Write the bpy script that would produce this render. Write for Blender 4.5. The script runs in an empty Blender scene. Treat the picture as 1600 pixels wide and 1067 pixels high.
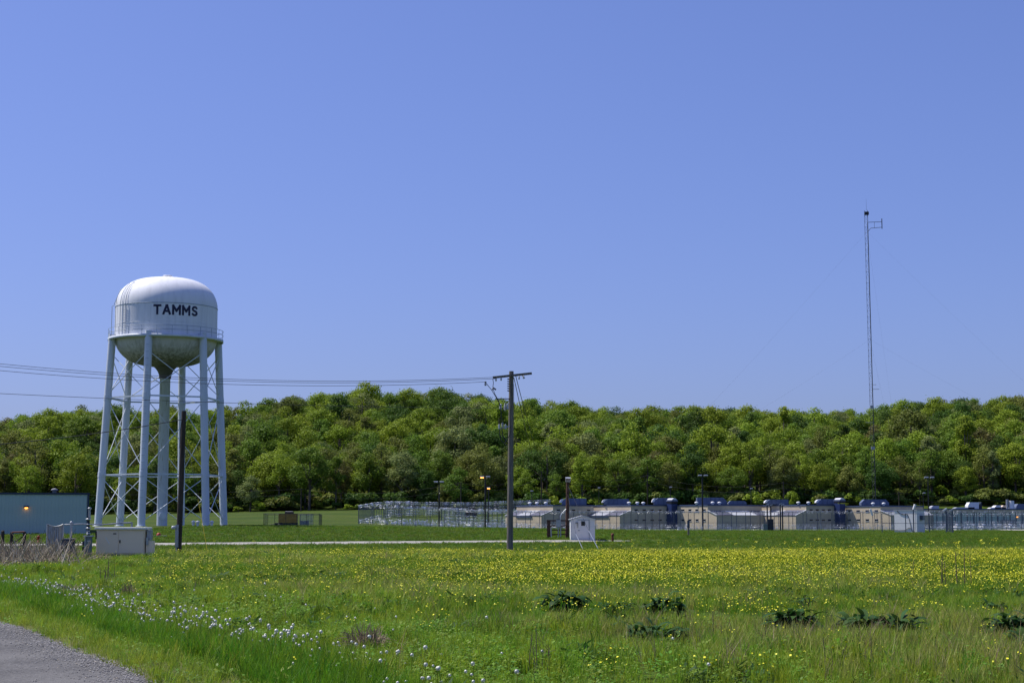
import bpy, math, random
import numpy as np
from mathutils import Vector, Matrix
R = math.radians
sc = bpy.context.scene
COL = sc.collection
rng = np.random.default_rng(7)
random.seed(7)

# ------------------------------------------------------------------ camera, sky, sun, exposure
F = 2600.0; CZ = 1.75; PITCH = math.atan(281.5 / F)
cam_d = bpy.data.cameras.new("camera"); cam = bpy.data.objects.new("camera", cam_d); COL.objects.link(cam)
cam.location = (0, 0, CZ); cam.rotation_euler = (math.pi / 2 + PITCH, 0, 0)
cam_d.sensor_width = 36; cam_d.lens = F / 1600 * 36; cam_d.clip_end = 9000; cam_d.clip_start = 0.1
sc.camera = cam
SUN_AZ, SUN_EL = 159.0, 58.0            # azimuth counter-clockwise from +X
sdir = Vector((math.cos(R(SUN_AZ)) * math.cos(R(SUN_EL)), math.sin(R(SUN_AZ)) * math.cos(R(SUN_EL)), math.sin(R(SUN_EL))))
w = bpy.data.worlds.new("World"); sc.world = w; w.use_nodes = True
wn = w.node_tree; bg = wn.nodes["Background"]
sky = wn.nodes.new("ShaderNodeTexSky"); sky.sky_type = 'NISHITA'; sky.sun_disc = False
sky.sun_elevation = R(SUN_EL); sky.sun_rotation = R(90 - SUN_AZ)
sky.altitude = 100; sky.air_density = 1.0; sky.dust_density = 1.5; sky.ozone_density = 3.0
tint = wn.nodes.new("ShaderNodeMix"); tint.data_type = 'RGBA'; tint.blend_type = 'MULTIPLY'; tint.inputs[0].default_value = 1
tint.inputs[7].default_value = (.72, .81, 1.37, 1)
gam = wn.nodes.new("ShaderNodeGamma"); gam.inputs[1].default_value = 0.8   # softens the sky's brightening towards the horizon
wn.links.new(sky.outputs[0], gam.inputs[0]); wn.links.new(gam.outputs[0], tint.inputs[6]); wn.links.new(tint.outputs[2], bg.inputs[0])
bg.inputs[1].default_value = 0.13
sun_d = bpy.data.lights.new("sun", 'SUN'); sun_d.energy = 5.0; sun_d.angle = R(0.5); sun_d.color = (1, 0.95, 0.87)
sun = bpy.data.objects.new("sun", sun_d); COL.objects.link(sun)
sun.rotation_euler = (-sdir).to_track_quat('-Z', 'Y').to_euler(); sun.location = (-60, 30, 80)
sc.view_settings.view_transform = 'Standard'; sc.view_settings.look = 'None'
sc.view_settings.exposure = 0.1; sc.view_settings.gamma = 1.0
sc.render.engine = 'CYCLES'
sc.cycles.max_bounces = 6; sc.cycles.diffuse_bounces = 3; sc.cycles.glossy_bounces = 2
sc.cycles.transmission_bounces = 3; sc.cycles.transparent_max_bounces = 24
sc.cycles.caustics_reflective = False; sc.cycles.caustics_refractive = False

def P(u, v, Y):
    """world point at depth Y seen in the direction of photo pixel (u, v)"""
    a = (u - 800) / F; b = (533.5 - v) / F
    dy = math.cos(PITCH) - b * math.sin(PITCH); dz = math.sin(PITCH) + b * math.cos(PITCH)
    t = Y / dy
    return Vector((a * t, Y, CZ + dz * t))
def gx(u, Y): return P(u, 815, Y).x
def zat(v, Y): return P(800, v, Y).z
def sstep(a, b, x):
    t = np.clip((np.asarray(x, float) - a) / (b - a), 0, 1); return t * t * (3 - 2 * t)
_perm = np.random.default_rng(3).random((256, 256))
def vnoise(x, y, s=1.0, o=0):
    x = np.asarray(x, float) / s + 37.3 * o; y = np.asarray(y, float) / s + 11.7 * o
    xi = np.floor(x).astype(int); yi = np.floor(y).astype(int); fx = x - xi; fy = y - yi
    fx = fx * fx * (3 - 2 * fx); fy = fy * fy * (3 - 2 * fy)
    g = lambda i, j: _perm[(i) % 256, (j) % 256]
    return (g(xi, yi) * (1 - fx) + g(xi + 1, yi) * fx) * (1 - fy) + (g(xi, yi + 1) * (1 - fx) + g(xi + 1, yi + 1) * fx) * fy

# ------------------------------------------------------------------ terrain height
TX, TY = gx(253, 198), 198.0
_sky = np.array([(-400, 668), (-150, 662), (0, 660), (70, 648), (140, 636), (200, 640), (300, 642), (380, 634), (440, 624), (500, 620), (560, 611),
                 (690, 613), (760, 620), (820, 626), (900, 636), (1000, 643), (1100, 636), (1200, 641), (1280, 644), (1340, 638),
                 (1400, 635), (1460, 627), (1530, 626), (1600, 620), (1800, 612), (2100, 620)], float)
RIDGE_Y = 705.0; TREE_H = 17.8
_rx = (_sky[:, 0] - 800) / F * RIDGE_Y * 1.0
_rz = np.array([zat(v, RIDGE_Y) for v in _sky[:, 1]]) - TREE_H
def track_y(x): return 130 + 0.5 * np.asarray(x, float)
def hz(x, y):
    x = np.asarray(x, float); y = np.asarray(y, float)
    z = 1.1 * np.exp(-((x - TX) ** 2 / (2 * 45 ** 2) + (y - TY) ** 2 / (2 * 36 ** 2)))
    bank = sstep(-2.6, 2.6, y - track_y(x)) * (1 - sstep(8, 40, x)) * (1 - sstep(170, 320, y)) * sstep(-400, -60, x)
    z = z + 0.2 * bank
    amp = np.interp(x, [-260, -150, -40, 0, 120, 260], [3.0, 3.4, 5.6, 6.6, 7.5, 8])
    left = 1 - sstep(-48, 6, x)
    rise = left * sstep(245, 540, y) + (1 - left) * sstep(425, 545, y)
    z = z + amp * rise
    rh = np.interp(x, _rx, _rz)
    up = sstep(0, 1, (y - 505) / (RIDGE_Y - 505) * 0.86 + 0.0) / float(sstep(0, 1, 0.86))
    z = z + (rh - amp) * np.clip(up, 0, 1) * (1 - 0.5 * sstep(RIDGE_Y + 10, RIDGE_Y + 300, y)) * np.where(y > 505, 1, 0)
    # small unevenness of the meadow, fading with distance, and the roadside ditch
    near = (1 - sstep(70, 110, y)) * sstep(6, 12, y)
    z = z + near * (0.16 * (vnoise(x, y, 2.6, 1) - .5) + 0.20 * (vnoise(x, y, 8, 2) - .5))
    s = verge(x, y)
    z = z + 0.10 * (1 - sstep(0.2, 2.2, s)) * (1 - sstep(80, 130, y)) - 0.10 * np.exp(-((s - 3.4) / 1.2) ** 2) * near
    return z
E0 = np.array([-3.67, 17.0]); EN = np.array([0.911, 0.413]); ED = np.array([-0.413, 0.911])
def verge(x, y):
    return EN[0] * (np.asarray(x, float) - E0[0]) + EN[1] * (np.asarray(y, float) - E0[1]) + 0.12 * (vnoise(y, 0 * np.asarray(x), 2.3, 5) - .5)
def gz(x, y): return float(hz(x, y))
def ground_at(u, Y): x = gx(u, Y); return Vector((x, Y, gz(x, Y)))

# ------------------------------------------------------------------ materials
MATS = {}
def nmat(name):
    m = bpy.data.materials.new(name); m.use_nodes = True; MATS[name] = m
    return m, m.node_tree, m.node_tree.nodes["Principled BSDF"]
def mat(name, col, rough=0.6, metal=0.0, var=0.12, scale=3.0, bump=0.0, bscale=30.0, spec=0.4, stretch=(1, 1, 1), col2=None, lo=.35, hi=.7):
    m, nt, b = nmat(name); N = nt.nodes.new; L = nt.links.new
    b.inputs["Roughness"].default_value = rough; b.inputs["Metallic"].default_value = metal
    b.inputs["Specular IOR Level"].default_value = spec
    tc = N("ShaderNodeTexCoord"); mp = N("ShaderNodeMapping"); mp.inputs["Scale"].default_value = stretch
    L(tc.outputs["Object"], mp.inputs[0])
    nz = N("ShaderNodeTexNoise"); nz.inputs["Scale"].default_value = scale; nz.inputs["Detail"].default_value = 6
    L(mp.outputs[0], nz.inputs[0])
    cr = N("ShaderNodeValToRGB"); cr.color_ramp.elements[0].position = lo; cr.color_ramp.elements[1].position = hi
    c2 = col2 if col2 else tuple(min(1, c * (1 + var)) for c in col)
    c1 = tuple(c * (1 - var) for c in col) if not col2 else col
    cr.color_ramp.elements[0].color = (*c1, 1); cr.color_ramp.elements[1].color = (*c2, 1)
    L(nz.outputs[0], cr.inputs[0]); L(cr.outputs[0], b.inputs["Base Color"])
    if bump:
        n2 = N("ShaderNodeTexNoise"); n2.inputs["Scale"].default_value = bscale; n2.inputs["Detail"].default_value = 4
        L(mp.outputs[0], n2.inputs[0])
        bp = N("ShaderNodeBump"); bp.inputs["Strength"].default_value = bump; bp.inputs["Distance"].default_value = 0.02
        L(n2.outputs[0], bp.inputs["Height"]); L(bp.outputs[0], b.inputs["Normal"])
    return m
def leafmat(name, col, hv=0.035, vv=0.35, trans=0.35, rough=0.55, spec=.25):
    """leaf or blade: diffuse + translucent, hue and value differing from plant to plant"""
    m, nt, b = nmat(name); N = nt.nodes.new; L = nt.links.new
    oi = N("ShaderNodeObjectInfo"); geo = N("ShaderNodeNewGeometry")
    hs = N("ShaderNodeHueSaturation"); hs.inputs["Color"].default_value = (*col, 1)
    mr = N("ShaderNodeMapRange"); mr.inputs[3].default_value = 0.5 - hv; mr.inputs[4].default_value = 0.5 + hv
    L(oi.outputs["Random"], mr.inputs[0]); L(mr.outputs[0], hs.inputs["Hue"])
    mu = N("ShaderNodeMath"); mu.operation = 'MULTIPLY'; mu.inputs[1].default_value = 7.31
    fr = N("ShaderNodeMath"); fr.operation = 'FRACT'; L(oi.outputs["Random"], mu.inputs[0]); L(mu.outputs[0], fr.inputs[0])
    ad = N("ShaderNodeMath"); ad.operation = 'ADD'; L(fr.outputs[0], ad.inputs[0]); L(geo.outputs["Random Per Island"], ad.inputs[1])
    mv = N("ShaderNodeMapRange"); mv.inputs[2].default_value = 2.0; mv.inputs[3].default_value = 1 - vv; mv.inputs[4].default_value = 1 + vv
    L(ad.outputs[0], mv.inputs[0]); L(mv.outputs[0], hs.inputs["Value"])
    L(hs.outputs[0], b.inputs["Base Color"]); b.inputs["Roughness"].default_value = rough; b.inputs["Specular IOR Level"].default_value = spec
    tr = N("ShaderNodeBsdfTranslucent"); L(hs.outputs[0], tr.inputs[0])
    mx = N("ShaderNodeMixShader"); mx.inputs[0].default_value = trans
    L(b.outputs[0], mx.inputs[1]); L(tr.outputs[0], mx.inputs[2])
    L(mx.outputs[0], nt.nodes["Material Output"].inputs[0])
    return m
def meshmat(name, col, cover):
    """wire netting too fine to resolve: part metal, part see-through"""
    m, nt, b = nmat(name); N = nt.nodes.new; L = nt.links.new
    b.inputs["Base Color"].default_value = (*col, 1); b.inputs["Roughness"].default_value = .45; b.inputs["Metallic"].default_value = .3
    tr = N("ShaderNodeBsdfTransparent"); mx = N("ShaderNodeMixShader"); mx.inputs[0].default_value = cover
    L(tr.outputs[0], mx.inputs[1]); L(b.outputs[0], mx.inputs[2]); L(mx.outputs[0], nt.nodes["Material Output"].inputs[0])
    return m
def emat(name, col, s):
    m, nt, b = nmat(name); b.inputs["Emission Color"].default_value = (*col, 1); b.inputs["Emission Strength"].default_value = s
    b.inputs["Base Color"].default_value = (*col, 1); return m

# ------------------------------------------------------------------ mesh builder
ORG = {}
class MB:
    def __init__(s): s.v = []; s.f = []; s.sm = []
    def add(s, vs, fs, smooth=False):
        o = len(s.v); s.v += [tuple(p) for p in vs]; s.f += [tuple(i + o for i in f) for f in fs]; s.sm += [smooth] * len(fs); return s
    def frame(s, c, ax, ay, az, lx, ly, lz):
        """box with centre c, unit axes and full lengths"""
        c = Vector(c); ax = Vector(ax) * lx / 2; ay = Vector(ay) * ly / 2; az = Vector(az) * lz / 2
        vs = [c + ax * i + ay * j + az * k for k in (-1, 1) for j in (-1, 1) for i in (-1, 1)]
        return s.add(vs, [(0, 2, 3, 1), (4, 5, 7, 6), (0, 1, 5, 4), (2, 6, 7, 3), (0, 4, 6, 2), (1, 3, 7, 5)])
    def box(s, x0, x1, y0, y1, z0, z1): return s.frame(((x0 + x1) / 2, (y0 + y1) / 2, (z0 + z1) / 2), (1, 0, 0), (0, 1, 0), (0, 0, 1), x1 - x0, y1 - y0, z1 - z0)
    def cyl(s, p0, p1, r0, r1=None, n=10, caps=True):
        r1 = r0 if r1 is None else r1; p0 = Vector(p0); p1 = Vector(p1); d = (p1 - p0).normalized()
        a = d.orthogonal().normalized(); b = d.cross(a)
        vs = []
        for p, r in ((p0, r0), (p1, r1)):
            for k in range(n): t = 2 * math.pi * k / n; vs.append(p + (a * math.cos(t) + b * math.sin(t)) * r)
        s.add(vs, [(k, (k + 1) % n, n + (k + 1) % n, n + k) for k in range(n)], n > 5)
        if caps: s.add(vs, [tuple(range(n - 1, -1, -1)), tuple(range(n, 2 * n))])
        return s
    def tube(s, pts, r, n=5):
        pts = [Vector(p) for p in pts]; vs = []
        for i, p in enumerate(pts):
            d = (pts[min(i + 1, len(pts) - 1)] - pts[max(i - 1, 0)]).normalized()
            a = d.cross(Vector((0, 0, 1)));
            if a.length < 1e-3: a = Vector((1, 0, 0))
            a.normalize(); b = d.cross(a); rr = r[i] if isinstance(r, (list, tuple)) else r
            for k in range(n): t = 2 * math.pi * k / n; vs.append(p + (a * math.cos(t) + b * math.sin(t)) * rr)
        fs = [(i * n + k, i * n + (k + 1) % n, (i + 1) * n + (k + 1) % n, (i + 1) * n + k) for i in range(len(pts) - 1) for k in range(n)]
        return s.add(vs, fs, True)
    def lathe(s, c, prof, n=48, a0=0, a1=2 * math.pi):
        c = Vector(c); full = abs(a1 - a0 - 2 * math.pi) < 1e-6; m = n if full else n + 1; vs = []
        for r, z in prof:
            for k in range(m): t = a0 + (a1 - a0) * k / n; vs.append(c + Vector((r * math.cos(t), r * math.sin(t), z)))
        fs = [(i * m + k, i * m + (k + 1) % m, (i + 1) * m + (k + 1) % m, (i + 1) * m + k) for i in range(len(prof) - 1) for k in range(n)]
        return s.add(vs, fs, True)
    def prism(s, poly, ext):
        """polygon (3-D points) pushed along ext"""
        e = Vector(ext); n = len(poly); vs = [Vector(p) for p in poly] + [Vector(p) + e for p in poly]
        return s.add(vs, [tuple(range(n - 1, -1, -1)), tuple(range(n, 2 * n))] + [(k, (k + 1) % n, n + (k + 1) % n, n + k) for k in range(n)])
    def mesh(s, name, m, org=Vector((0, 0, 0)), fixn=True):
        me = bpy.data.meshes.new(name)
        me.from_pydata([(p[0] - org[0], p[1] - org[1], p[2] - org[2]) for p in s.v], [], s.f)
        me.polygons.foreach_set("use_smooth", s.sm)
        if fixn:
            import bmesh
            bm = bmesh.new(); bm.from_mesh(me); bmesh.ops.recalc_face_normals(bm, faces=bm.faces); bm.to_mesh(me); bm.free()
        if m is not None: me.materials.append(MATS[m] if isinstance(m, str) else m)
        return me
    def build(s, name, m, parent=None, label=None, bevel=0.0, fixn=True, org=None):
        o_ = ORG[parent.name] if parent else (Vector(org) if org is not None else Vector((0, 0, 0)))
        o = bpy.data.objects.new(name, s.mesh(name, m, o_, fixn)); COL.objects.link(o)
        if parent: o.parent = parent
        else: o.location = o_
        ORG[o.name] = o_
        if label: o["label"] = label
        if bevel:
            b = o.modifiers.new("bevel", 'BEVEL'); b.width = bevel; b.segments = 2; b.limit_method = 'ANGLE'
        return o
def tag(o, label=None, cat=None, group=None, kind=None):
    if label: o["label"] = label
    if cat: o["category"] = cat
    if group: o["group"] = group
    if kind: o["kind"] = kind
    return o
def thing(name, loc, label, cat, group=None):
    o = bpy.data.objects.new(name, None); COL.objects.link(o); o.location = loc; o.empty_display_size = .3
    ORG[o.name] = Vector(loc); return tag(o, label, cat, group)
def B(): return MB()
def share(name, me, loc, parent, rot=None, scale=None):
    o = bpy.data.objects.new(name, me); COL.objects.link(o); o.parent = parent
    o.location = Vector(loc) - ORG[parent.name]; ORG[o.name] = Vector(loc)
    if rot is not None: o.rotation_euler = rot
    if scale is not None: o.scale = scale
    return o
def scatter(name, pts, idx, scl, rot, coll, label, cat=None, parent=None):
    """many small plants as one object: one vertex for each, a plant of the collection set on it"""
    pts = np.asarray(pts, np.float32); n = len(pts)
    me = bpy.data.meshes.new(name); me.vertices.add(n); me.vertices.foreach_set("co", pts.ravel())
    a = me.attributes.new("vi", 'INT', 'POINT'); a.data.foreach_set("value", np.asarray(idx, np.int32))
    a = me.attributes.new("sc", 'FLOAT_VECTOR', 'POINT'); s3 = np.asarray(scl, np.float32)
    if s3.ndim == 1: s3 = np.repeat(s3[:, None], 3, 1)
    a.data.foreach_set("vector", s3.ravel())
    a = me.attributes.new("rt", 'FLOAT_VECTOR', 'POINT'); a.data.foreach_set("vector", np.asarray(rot, np.float32).ravel())
    o = bpy.data.objects.new(name, me); COL.objects.link(o)
    g = bpy.data.node_groups.new(name, 'GeometryNodeTree')
    g.interface.new_socket("Geometry", in_out='INPUT', socket_type='NodeSocketGeometry')
    g.interface.new_socket("Geometry", in_out='OUTPUT', socket_type='NodeSocketGeometry')
    gi = g.nodes.new("NodeGroupInput"); go = g.nodes.new("NodeGroupOutput")
    ci = g.nodes.new("GeometryNodeCollectionInfo"); ci.inputs[0].default_value = coll
    ci.inputs["Separate Children"].default_value = True; ci.inputs["Reset Children"].default_value = True
    ip = g.nodes.new("GeometryNodeInstanceOnPoints"); ip.inputs["Pick Instance"].default_value = True
    def attr(nm, t):
        q = g.nodes.new("GeometryNodeInputNamedAttribute"); q.data_type = t; q.inputs[0].default_value = nm; return q.outputs[0]
    g.links.new(gi.outputs[0], ip.inputs["Points"]); g.links.new(ci.outputs[0], ip.inputs["Instance"])
    g.links.new(attr("vi", 'INT'), ip.inputs["Instance Index"]); g.links.new(attr("sc", 'FLOAT_VECTOR'), ip.inputs["Scale"])
    er = g.nodes.new("FunctionNodeEulerToRotation"); g.links.new(attr("rt", 'FLOAT_VECTOR'), er.inputs[0])
    g.links.new(er.outputs[0], ip.inputs["Rotation"]); g.links.new(ip.outputs[0], go.inputs[0])
    md = o.modifiers.new("plants", 'NODES'); md.node_group = g
    tag(o, label, cat, None, "stuff")
    return o
def palette(name, meshes):
    c = bpy.data.collections.new(name)
    for i, me in enumerate(meshes): c.objects.link(bpy.data.objects.new("%s_%03d" % (name, i), me))
    return c
def quads(name, V, m, tris=False):
    """mesh from an (n,4,3) array"""
    k = V.shape[1]; n = len(V); me = bpy.data.meshes.new(name)
    me.vertices.add(n * k); me.vertices.foreach_set("co", V.astype(np.float32).ravel())
    me.loops.add(n * k); me.loops.foreach_set("vertex_index", np.arange(n * k, dtype=np.int32))
    me.polygons.add(n); me.polygons.foreach_set("loop_start", np.arange(0, n * k, k, dtype=np.int32))
    me.update(calc_edges=True); me.materials.append(MATS[m]); return me

# ------------------------------------------------------------------ material list
mat("tank_white", (.70, .71, .74), .62, 0, .03, 1.1, spec=.25, stretch=(1.6, 1.6, .16), col2=(.80, .81, .84), lo=.28, hi=.55)
mat("leg_blue", (.60, .65, .71), .5, 0, .07, 1.5, stretch=(1, 1, .2), spec=.5)
mat("rail_blue", (.30, .36, .42), .5, 0, .1)
mat("navy", (.012, .014, .05), .5, 0, .1)
mat("steel", (.45, .47, .48), .4, .6, .1); mat("galv", (.36, .38, .40), .45, .5, .15)
mat("dark_steel", (.03, .035, .045), .5, .3, .2); mat("black", (.012, .012, .014), .55, 0, .2)
mat("post_blue", (.07, .09, .13), .5, .3, .15)
mat("razor", (.88, .88, .88), .3, .7, .08)
mat("cream", (.55, .465, .335), .8, 0, .08, .8, .15, 12, .2)
mat("coping", (.06, .09, .17), .45, .2, .1); mat("hvac_blue", (.12, .15, .23), .5, .1, .15, 2)
mat("stair_blue", (.02, .04, .13), .5, .1, .1); mat("white", (.75, .75, .74), .5, 0, .05)
mat("roof_grey", (.42, .43, .46), .5, .2, .06); mat("roof_dark", (.12, .12, .16), .55, .2, .15); mat("roof_white", (.62, .63, .64), .45, .1, .06)
mat("glass", (.012, .016, .022), .12, 0, .1, spec=.6)
mat("bldg_blue", (.40, .51, .47), .62, 0, .05, .6, spec=.3); mat("bldg_trim", (.02, .04, .08), .5, 0, .1)
mat("tan_box", (.86, .68, .50), .5, 0, .03, 1.2, spec=.4); mat("tan_top", (.80, .78, .74), .45, 0, .03)
mat("green_grey", (.16, .20, .20), .5, .2, .12)
mat("shed_white", (.86, .80, .75), .5, 0, .04); mat("rust", (.16, .05, .03), .8, 0, .3); mat("red", (.35, .03, .02), .5, 0, .1)
mat("wood_grey", (.17, .155, .135), .85, 0, .35, 3, .4, 20, .2, stretch=(6, 6, .35)); mat("wood_dark", (.055, .045, .038), .85, 0, .35, 3, .4, 20, .2, stretch=(6, 6, .35))
mat("wood_brown", (.11, .06, .045), .85, 0, .3, 3, .3, 20, .2)
mat("ceramic", (.45, .47, .50), .3, 0, .1); mat("wire", (.03, .032, .036), .5, .3, .1)
mat("machine_yellow", (.30, .18, .03), .6, 0, .2, 2); mat("bark", (.13, .11, .09), .9, 0, .3, 2, .3, 8, .1); mat("yellow_guard", (.55, .40, .02), .5, 0, .1)
mat("dry", (.30, .23, .15), .8, 0, .35, 2); mat("dry_pale", (.48, .42, .33), .8, 0, .25, 2); mat("dry_brown", (.15, .11, .075), .85, 0, .3, 2)
meshmat("puff", (.72, .71, .66), .62); mat("petal", (.88, .84, .03), .55, 0, .1); mat("petal_deep", (.85, .45, .005), .55, 0, .1)
mat("stone_grey", (.30, .29, .28), .85, 0, .3, 12); mat("gravel_pale", (.36, .34, .31), .9, 0, .18, 3, .4, 25, .15)
meshmat("netting_front", (.20, .23, .27), .06); meshmat("netting", (.28, .32, .36), .14); meshmat("netting_dense", (.34, .38, .42), .4); meshmat("netting_thin", (.22, .25, .29), .05)
emat("lamp_orange", (1, .36, .07), 3.5)
leafmat("grass_lush", (.115, .245, .012), .03, .4, .45); leafmat("grass_meadow", (.285, .375, .04), .03, .4, .4)
leafmat("grass_bright", (.25, .36, .025), .03, .35, .45); leafmat("grass_olive", (.37, .37, .09), .03, .4, .35)
leafmat("grass_mown", (.108, .185, .012), .03, .35, .4); leafmat("grass_pale", (.42, .41, .18), .02, .3, .35)
leafmat("dock_leaf", (.035, .085, .016), .02, .4, .25, .6, .15); leafmat("weed_leaf", (.18, .30, .03), .03, .4, .4)
leafmat("dry_stem", (.26, .19, .11), .02, .45, .1)
TREE_COLS = [("bright yellow-green", (.225, .305, .026)), ("fresh mid green", (.14, .225, .025)), ("deep green", (.075, .138, .021)),
             ("olive", (.18, .21, .040)), ("pale grey-green", (.205, .245, .075)), ("brownish olive", (.18, .17, .050))]
for i, (_, c) in enumerate(TREE_COLS): leafmat("crown%d" % i, c, .010, .35, .35, .6, .15)

def bowl_material():
    m, nt, b = nmat("bowl"); N = nt.nodes.new; L = nt.links.new
    tc = N("ShaderNodeTexCoord"); mp = N("ShaderNodeMapping"); mp.inputs["Scale"].default_value = (1.6, 1.6, .25); L(tc.outputs["Object"], mp.inputs[0])
    nz = N("ShaderNodeTexNoise"); nz.inputs["Scale"].default_value = 1.8; nz.inputs["Detail"].default_value = 7; nz.inputs["Roughness"].default_value = .7; L(mp.outputs[0], nz.inputs[0])
    sp = N("ShaderNodeSeparateXYZ"); L(tc.outputs["Object"], sp.inputs[0])
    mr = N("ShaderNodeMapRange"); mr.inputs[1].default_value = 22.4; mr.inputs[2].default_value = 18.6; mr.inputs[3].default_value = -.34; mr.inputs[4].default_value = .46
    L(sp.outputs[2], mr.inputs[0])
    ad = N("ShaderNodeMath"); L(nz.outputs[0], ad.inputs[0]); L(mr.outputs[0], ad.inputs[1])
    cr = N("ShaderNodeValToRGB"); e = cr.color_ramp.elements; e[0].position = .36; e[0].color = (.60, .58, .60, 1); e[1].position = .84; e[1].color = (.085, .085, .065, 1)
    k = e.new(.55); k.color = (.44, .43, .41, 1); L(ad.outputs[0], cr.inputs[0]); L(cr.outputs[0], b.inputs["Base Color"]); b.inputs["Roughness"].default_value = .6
bowl_material()
def riser_material():
    m, nt, b = nmat("riser"); N = nt.nodes.new; L = nt.links.new
    tc = N("ShaderNodeTexCoord"); mp = N("ShaderNodeMapping"); mp.inputs["Scale"].default_value = (3, 3, .3); L(tc.outputs["Object"], mp.inputs[0])
    nz = N("ShaderNodeTexNoise"); nz.inputs["Scale"].default_value = 2.2; nz.inputs["Detail"].default_value = 8; nz.inputs["Roughness"].default_value = .7; L(mp.outputs[0], nz.inputs[0])
    cr = N("ShaderNodeValToRGB"); e = cr.color_ramp.elements; e[0].position = .54; e[0].color = (.56, .61, .72, 1); e[1].position = .74; e[1].color = (.24, .18, .13, 1)
    L(nz.outputs[0], cr.inputs[0]); L(cr.outputs[0], b.inputs["Base Color"]); b.inputs["Roughness"].default_value = .5
riser_material()
def ground_material():
    m, nt, b = nmat("ground"); N = nt.nodes.new; L = nt.links.new
    tc = N("ShaderNodeTexCoord"); b.inputs["Roughness"].default_value = .9; b.inputs["Specular IOR Level"].default_value = .1
    def noise(s, d=5, st=(1, 1, 1)):
        mp = N("ShaderNodeMapping"); mp.inputs["Scale"].default_value = st; L(tc.outputs["Object"], mp.inputs[0])
        n = N("ShaderNodeTexNoise"); n.inputs["Scale"].default_value = s; n.inputs["Detail"].default_value = d; L(mp.outputs[0], n.inputs[0]); return n.outputs[0]
    def ramp(x, p0, c0, p1, c1):
        cr = N("ShaderNodeValToRGB"); e = cr.color_ramp.elements; e[0].position = p0; e[0].color = (*c0, 1); e[1].position = p1; e[1].color = (*c1, 1); L(x, cr.inputs[0]); return cr.outputs[0]
    big = ramp(noise(.06, 4), .35, (.040, .072, .007), .68, (.068, .098, .011))
    fine = ramp(noise(3.0, 6), .3, (.6, .6, .6), .7, (1.3, 1.3, 1.25))
    mx = N("ShaderNodeMix"); mx.data_type = 'RGBA'; mx.blend_type = 'MULTIPLY'; mx.inputs[0].default_value = 1; L(big, mx.inputs[6]); L(fine, mx.inputs[7])
    soil = N("ShaderNodeMix"); soil.data_type = 'RGBA'; soil.inputs[7].default_value = (.16, .13, .08, 1)
    msk = N("ShaderNodeValToRGB"); e = msk.color_ramp.elements; e[0].position = .60; e[0].color = (0, 0, 0, 1); e[1].position = .74; e[1].color = (.55, .55, .55, 1)
    L(noise(.35, 5), msk.inputs[0]); L(msk.outputs[0], soil.inputs[0]); L(mx.outputs[2], soil.inputs[6])
    L(soil.outputs[2], b.inputs["Base Color"])
    bp = N("ShaderNodeBump"); bp.inputs["Strength"].default_value = .8; bp.inputs["Distance"].default_value = .08; L(noise(6, 5), bp.inputs["Height"]); L(bp.outputs[0], b.inputs["Normal"])
ground_material()
def road_material():
    m, nt, b = nmat("asphalt"); N = nt.nodes.new; L = nt.links.new
    tc = N("ShaderNodeTexCoord"); b.inputs["Roughness"].default_value = .85; b.inputs["Specular IOR Level"].default_value = .25
    v = N("ShaderNodeTexVoronoi"); v.inputs["Scale"].default_value = 55; L(tc.outputs["Object"], v.inputs[0])
    n = N("ShaderNodeTexNoise"); n.inputs["Scale"].default_value = .8; n.inputs["Detail"].default_value = 7; L(tc.outputs["Object"], n.inputs[0])
    hs = N("ShaderNodeSeparateColor"); L(v.outputs["Color"], hs.inputs[0])
    ad = N("ShaderNodeMath"); ad.operation = 'MULTIPLY_ADD'; ad.inputs[1].default_value = .5; L(hs.outputs[0], ad.inputs[0]); L(n.outputs[0], ad.inputs[2])
    cr = N("ShaderNodeValToRGB"); e = cr.color_ramp.elements; e[0].position = .3; e[0].color = (.03, .03, .031, 1); e[1].position = .95; e[1].color = (.155, .15, .143, 1)
    L(ad.outputs[0], cr.inputs[0]); L(cr.outputs[0], b.inputs["Base Color"])
    bp = N("ShaderNodeBump"); bp.inputs["Strength"].default_value = .8; bp.inputs["Distance"].default_value = .012; L(v.outputs["Distance"], bp.inputs["Height"]); L(bp.outputs[0], b.inputs["Normal"])
road_material()

# ------------------------------------------------------------------ the setting: ground, road, gravel track
def sheet(name, xs, ys, zf, m, label=None):
    X, Y = np.meshgrid(xs, ys); Z = zf(X, Y); nx = len(xs); ny = len(ys)
    me = bpy.data.meshes.new(name); i = np.arange(nx * ny).reshape(ny, nx)
    f = np.stack([i[:-1, :-1], i[:-1, 1:], i[1:, 1:], i[1:, :-1]], -1).reshape(-1, 4)
    me.vertices.add(nx * ny); me.vertices.foreach_set("co", np.stack([X, Y, Z], -1).astype(np.float32).ravel())
    me.loops.add(f.size); me.loops.foreach_set("vertex_index", f.astype(np.int32).ravel())
    me.polygons.add(len(f)); me.polygons.foreach_set("loop_start", np.arange(0, f.size, 4, dtype=np.int32))
    me.update(calc_edges=True); me.polygons.foreach_set("use_smooth", [True] * len(f)); me.materials.append(MATS[m])
    o = bpy.data.objects.new(name, me); COL.objects.link(o); o["kind"] = "structure"; return o
xs = np.concatenate([np.linspace(-3500, -320, 16)[:-1], np.linspace(-320, -70, 51)[:-1], np.linspace(-70, -16, 73)[:-1], np.linspace(-16, 16, 81)[:-1], np.linspace(16, 70, 61)[:-1], np.linspace(70, 320, 51)[:-1], np.linspace(320, 3500, 16)])
ys = np.concatenate([np.linspace(-600, -20, 6)[:-1], np.linspace(-20, 14, 10)[:-1], np.linspace(14, 50, 120)[:-1], np.linspace(50, 160, 130)[:-1], np.linspace(160, 540, 120)[:-1], np.linspace(540, 900, 40)[:-1], np.linspace(900, 6000, 14)])
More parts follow.
